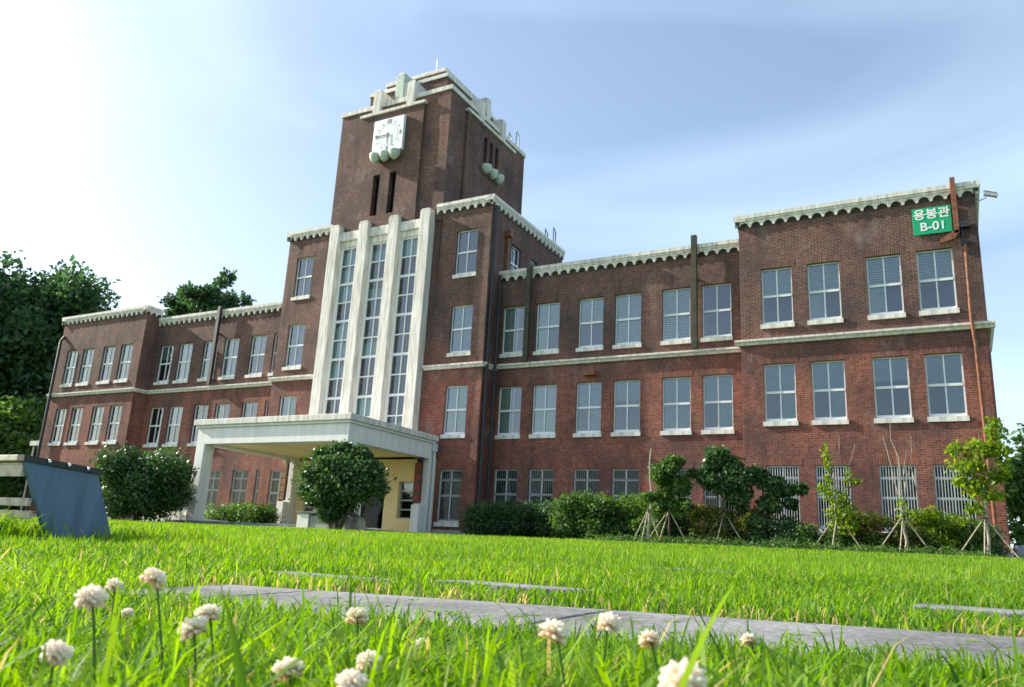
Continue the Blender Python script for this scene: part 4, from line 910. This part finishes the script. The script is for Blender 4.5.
for q_, (x_, y_, z_) in enumerate(FL):
    if math.hypot(x_-CX, y_-CY) > .5: parts.append(blades(34, 1, 2, .055, max(.06, min(.115, z_-float(gz(y_))-.012)), .003, .0052, 3, 200+q_, tuft=(x_+.008, y_-.012, .022)))
V, F4, F3, T = join(parts)
o = npmesh('grass', V, F4, F3, T, 'grass'); tag(o, kind='stuff', label='bright green lawn grass blades', cat='grass')
# clover leaves low in the near grass
rs = np.random.default_rng(15); n = 900
r = np.sqrt(rs.uniform(.5**2, 2.4**2, n)); th = az0+rs.uniform(-1, 1, n); x = CX+r*np.cos(th); y = CY+r*np.sin(th); kk = allowed(x, y); x, y = x[kk], y[kk]; n = len(x)
Vs = []; h = rs.uniform(.02, .06, n); z = gz(y)+h; s = rs.uniform(.007, .011, n)
for j in range(3):
    a = rs.uniform(0, 6.28, n)*0 + j*2.094 + np.arange(n); ca, sa = np.cos(a), np.sin(a)
    Vs.append(np.stack([np.c_[x, y, z], np.c_[x+ca*s-sa*s*.7, y+sa*s+ca*s*.7, z+.003], np.c_[x+ca*s*1.9, y+sa*s*1.9, z+.001], np.c_[x+ca*s+sa*s*.7, y+sa*s-ca*s*.7, z+.003]], 1))
V = np.concatenate(Vs).reshape(-1, 3); F = np.arange(len(V)).reshape(-1, 4)
o = npmesh('clover_leaves', V, F, None, np.repeat(rs.uniform(.1, .5, len(F)), 4), 'grass'); tag(o, kind='stuff', label='low clover leaves among the near grass', cat='clover')

# ================================================================ clover flowers
def floret_head(seed):
    rs = np.random.default_rng(seed); V = []; F = []; T = []
    n = 44
    for i in range(n):
        u = (i+.5)/n; ph = math.acos(1-1.62*u); th = i*2.39996
        d = Vector((math.sin(ph)*math.cos(th), math.sin(ph)*math.sin(th), math.cos(ph)*.9+.08)); d.normalize()
        dr = Vector((d.x, d.y, d.z*.75 + .16*(1-u) )) ; dr.normalize()
        if ph > 1.7: dr = Vector((d.x*.8, d.y*.8, -.55)).normalized()
        ln = .0096*rs.uniform(.85, 1.15); c0 = d*.0030; a = dr.orthogonal().normalized(); b = dr.cross(a); sp = .0025*rs.uniform(.8, 1.2)
        base = len(V); rg = [(0, .35), (.35, .8), (.75, 1.0), (1.0, .28)]
        for t, k in rg:
            for q in range(5):
                an = q*2*math.pi/5; V.append(c0 + dr*ln*t + (a*math.cos(an)+b*math.sin(an)*.75)*sp*k)
                T.append(max(0, min(1, (.15+.35*rs.random() if u > .8 else .45+.5*t*.9+rs.normal()*.12)*(1 if t > .4 else .75))))
        for j in range(3):
            for q in range(5): F.append((base+j*5+q, base+j*5+(q+1) % 5, base+(j+1)*5+(q+1) % 5, base+(j+1)*5+q))
    return np.array([tuple(v) for v in V]), np.array(F), np.array(T)
heads = []
for s_ in range(4):
    V, F, T = floret_head(100+s_); o = npmesh('flower_head', V, F, None, T, 'petal', smooth=True); heads.append(o.data); bpy.data.objects.remove(o)
FLAB = ['wide pinkish clover flower at the left, close beside a smaller bloom', 'small clover flower just right of the wide pinkish bloom', 'tall pale clover flower standing before the left end of the path', 'small pale clover flower below the tall left bloom', 'tiny clover flower right beside another low small bloom', 'left half of the paired cream clover blooms on a thick leaning stem', 'right half of the paired cream clover blooms on a thick leaning stem', 'pale clover flower lowest at the left edge of the lawn',
        'half hidden clover flower deep in grass at the lower left', 'half hidden small white bloom beside another deep in grass', 'pinkish clover flower in front of the middle of the path', 'small clover flower just right of and below the pinkish middle bloom', 'small clover flower beside a dry bent grass blade', 'tiny clover flower above the full bloom of the middle cluster', 'small white clover flower right of the middle cluster', 'flat pale clover flower right of the dry blade in the middle',
        'full pinkish bloom leading the middle cluster', 'large clover flower at the bottom left of the middle', 'large clover flower cut by the bottom edge at the middle', 'tiny bloom under the flat pale flower in the middle', 'round creamy clover flower against the path right of the middle', 'flat topped pink clover flower standing up straight against the path', 'wide low clover flower left of the long pale grass blade', 'small clover flower tucked under the wide low bloom', 'lone clover flower right of the long pale grass blade', 'tiny pale bloom low under the straight pink flower', 'small white bloom just above the largest flower by the long blade', 'largest clover flower at the bottom beside the long pale grass blade']
for i, p in enumerate(FL):
    x, y, z = p; g0 = float(gz(y)); z += .003 if math.hypot(x-CX, y-CY) > .85 else 0; r1 = random.Random(i)
    t = empty('clover_flower', (x+r1.uniform(-.02, .02), y+r1.uniform(.0, .02), g0)); tag(t, FLAB[i], 'clover flower', 'white clover flowers in the near grass')
    dx, dy, dz = x-t.location.x, y-t.location.y, z-g0
    mb = MB(); mb.tube([(0, 0, -.01), (dx*.3, dy*.3, dz*.5), (dx*.8, dy*.8, dz*.9), (dx, dy, dz+.002)], [.0014, .0012, .0011, .0011], 6); mb.build('stem', 'clover_stem', t)
    h_ = bpy.data.objects.new('flower_head', heads[i % 4]); link(h_); h_.parent = t; h_.location = (dx, dy, dz-.002); h_.rotation_euler = (r1.uniform(-.4, .4), r1.uniform(-.4, .4), r1.uniform(0, 6)); s = r1.uniform(.78, 1.02); h_.scale = (s*1.12, s*1.12, s*.9)

# long single blades of grass near the lens
def blade(pts, w_, label, tone, side=(.88, .48, 0)):
    side = Vector(side); V = []; n = len(pts)
    for i, p in enumerate(pts):
        t = i/(n-1); k = (1-t)**.6*w_/2 if t < 1 else 0; p = Vector(p); up = Vector((0, 0, 1))
        d = (Vector(pts[min(i+1, n-1)])-Vector(pts[max(i-1, 0)])).normalized(); s = d.cross(Vector((-.47, .85, .2))).normalized()
        V += [tuple(p-s*k), tuple(p+Vector((0, .0006, .0003))), tuple(p+s*k)]
    F = []
    for i in range(n-1):
        a = i*3; F += [(a, a+1, a+4, a+3), (a+1, a+2, a+5, a+4)]
    o = npmesh('grass_blade', np.array(V), np.array(F), None, np.full(len(V), tone), 'grass', smooth=True); tag(o, label, 'grass blade', 'long grass blades near the lens')
def arc(a, b, c, n=9):
    a, b, c = Vector(a), Vector(b), Vector(c); return [tuple(a*(1-t)**2+b*2*t*(1-t)+c*t*t) for t in [i/(n-1) for i in range(n)]]
blade(arc((24.44, -30.60, -.42), (24.452, -30.50, -.27), (24.458, -30.371, -.224)), .0075, 'long pale out of focus grass blade leaning right over the path', .68)
blade(arc((24.25, -30.53, -.42), (24.21, -30.52, -.30), (24.175, -30.522, -.249)), .010, 'broad upright green grass blade left of the middle', .35)
blade(arc((24.02, -30.13, -.42), (23.98, -30.07, -.33), (23.999, -30.018, -.281)), .006, 'pale dry grass blade beside the middle clover cluster', 1.0)
blade(arc((24.05, -30.20, -.42), (23.99, -30.18, -.34), (23.955, -30.163, -.278)), .006, 'dark green grass blade left of the middle clover cluster', .12)
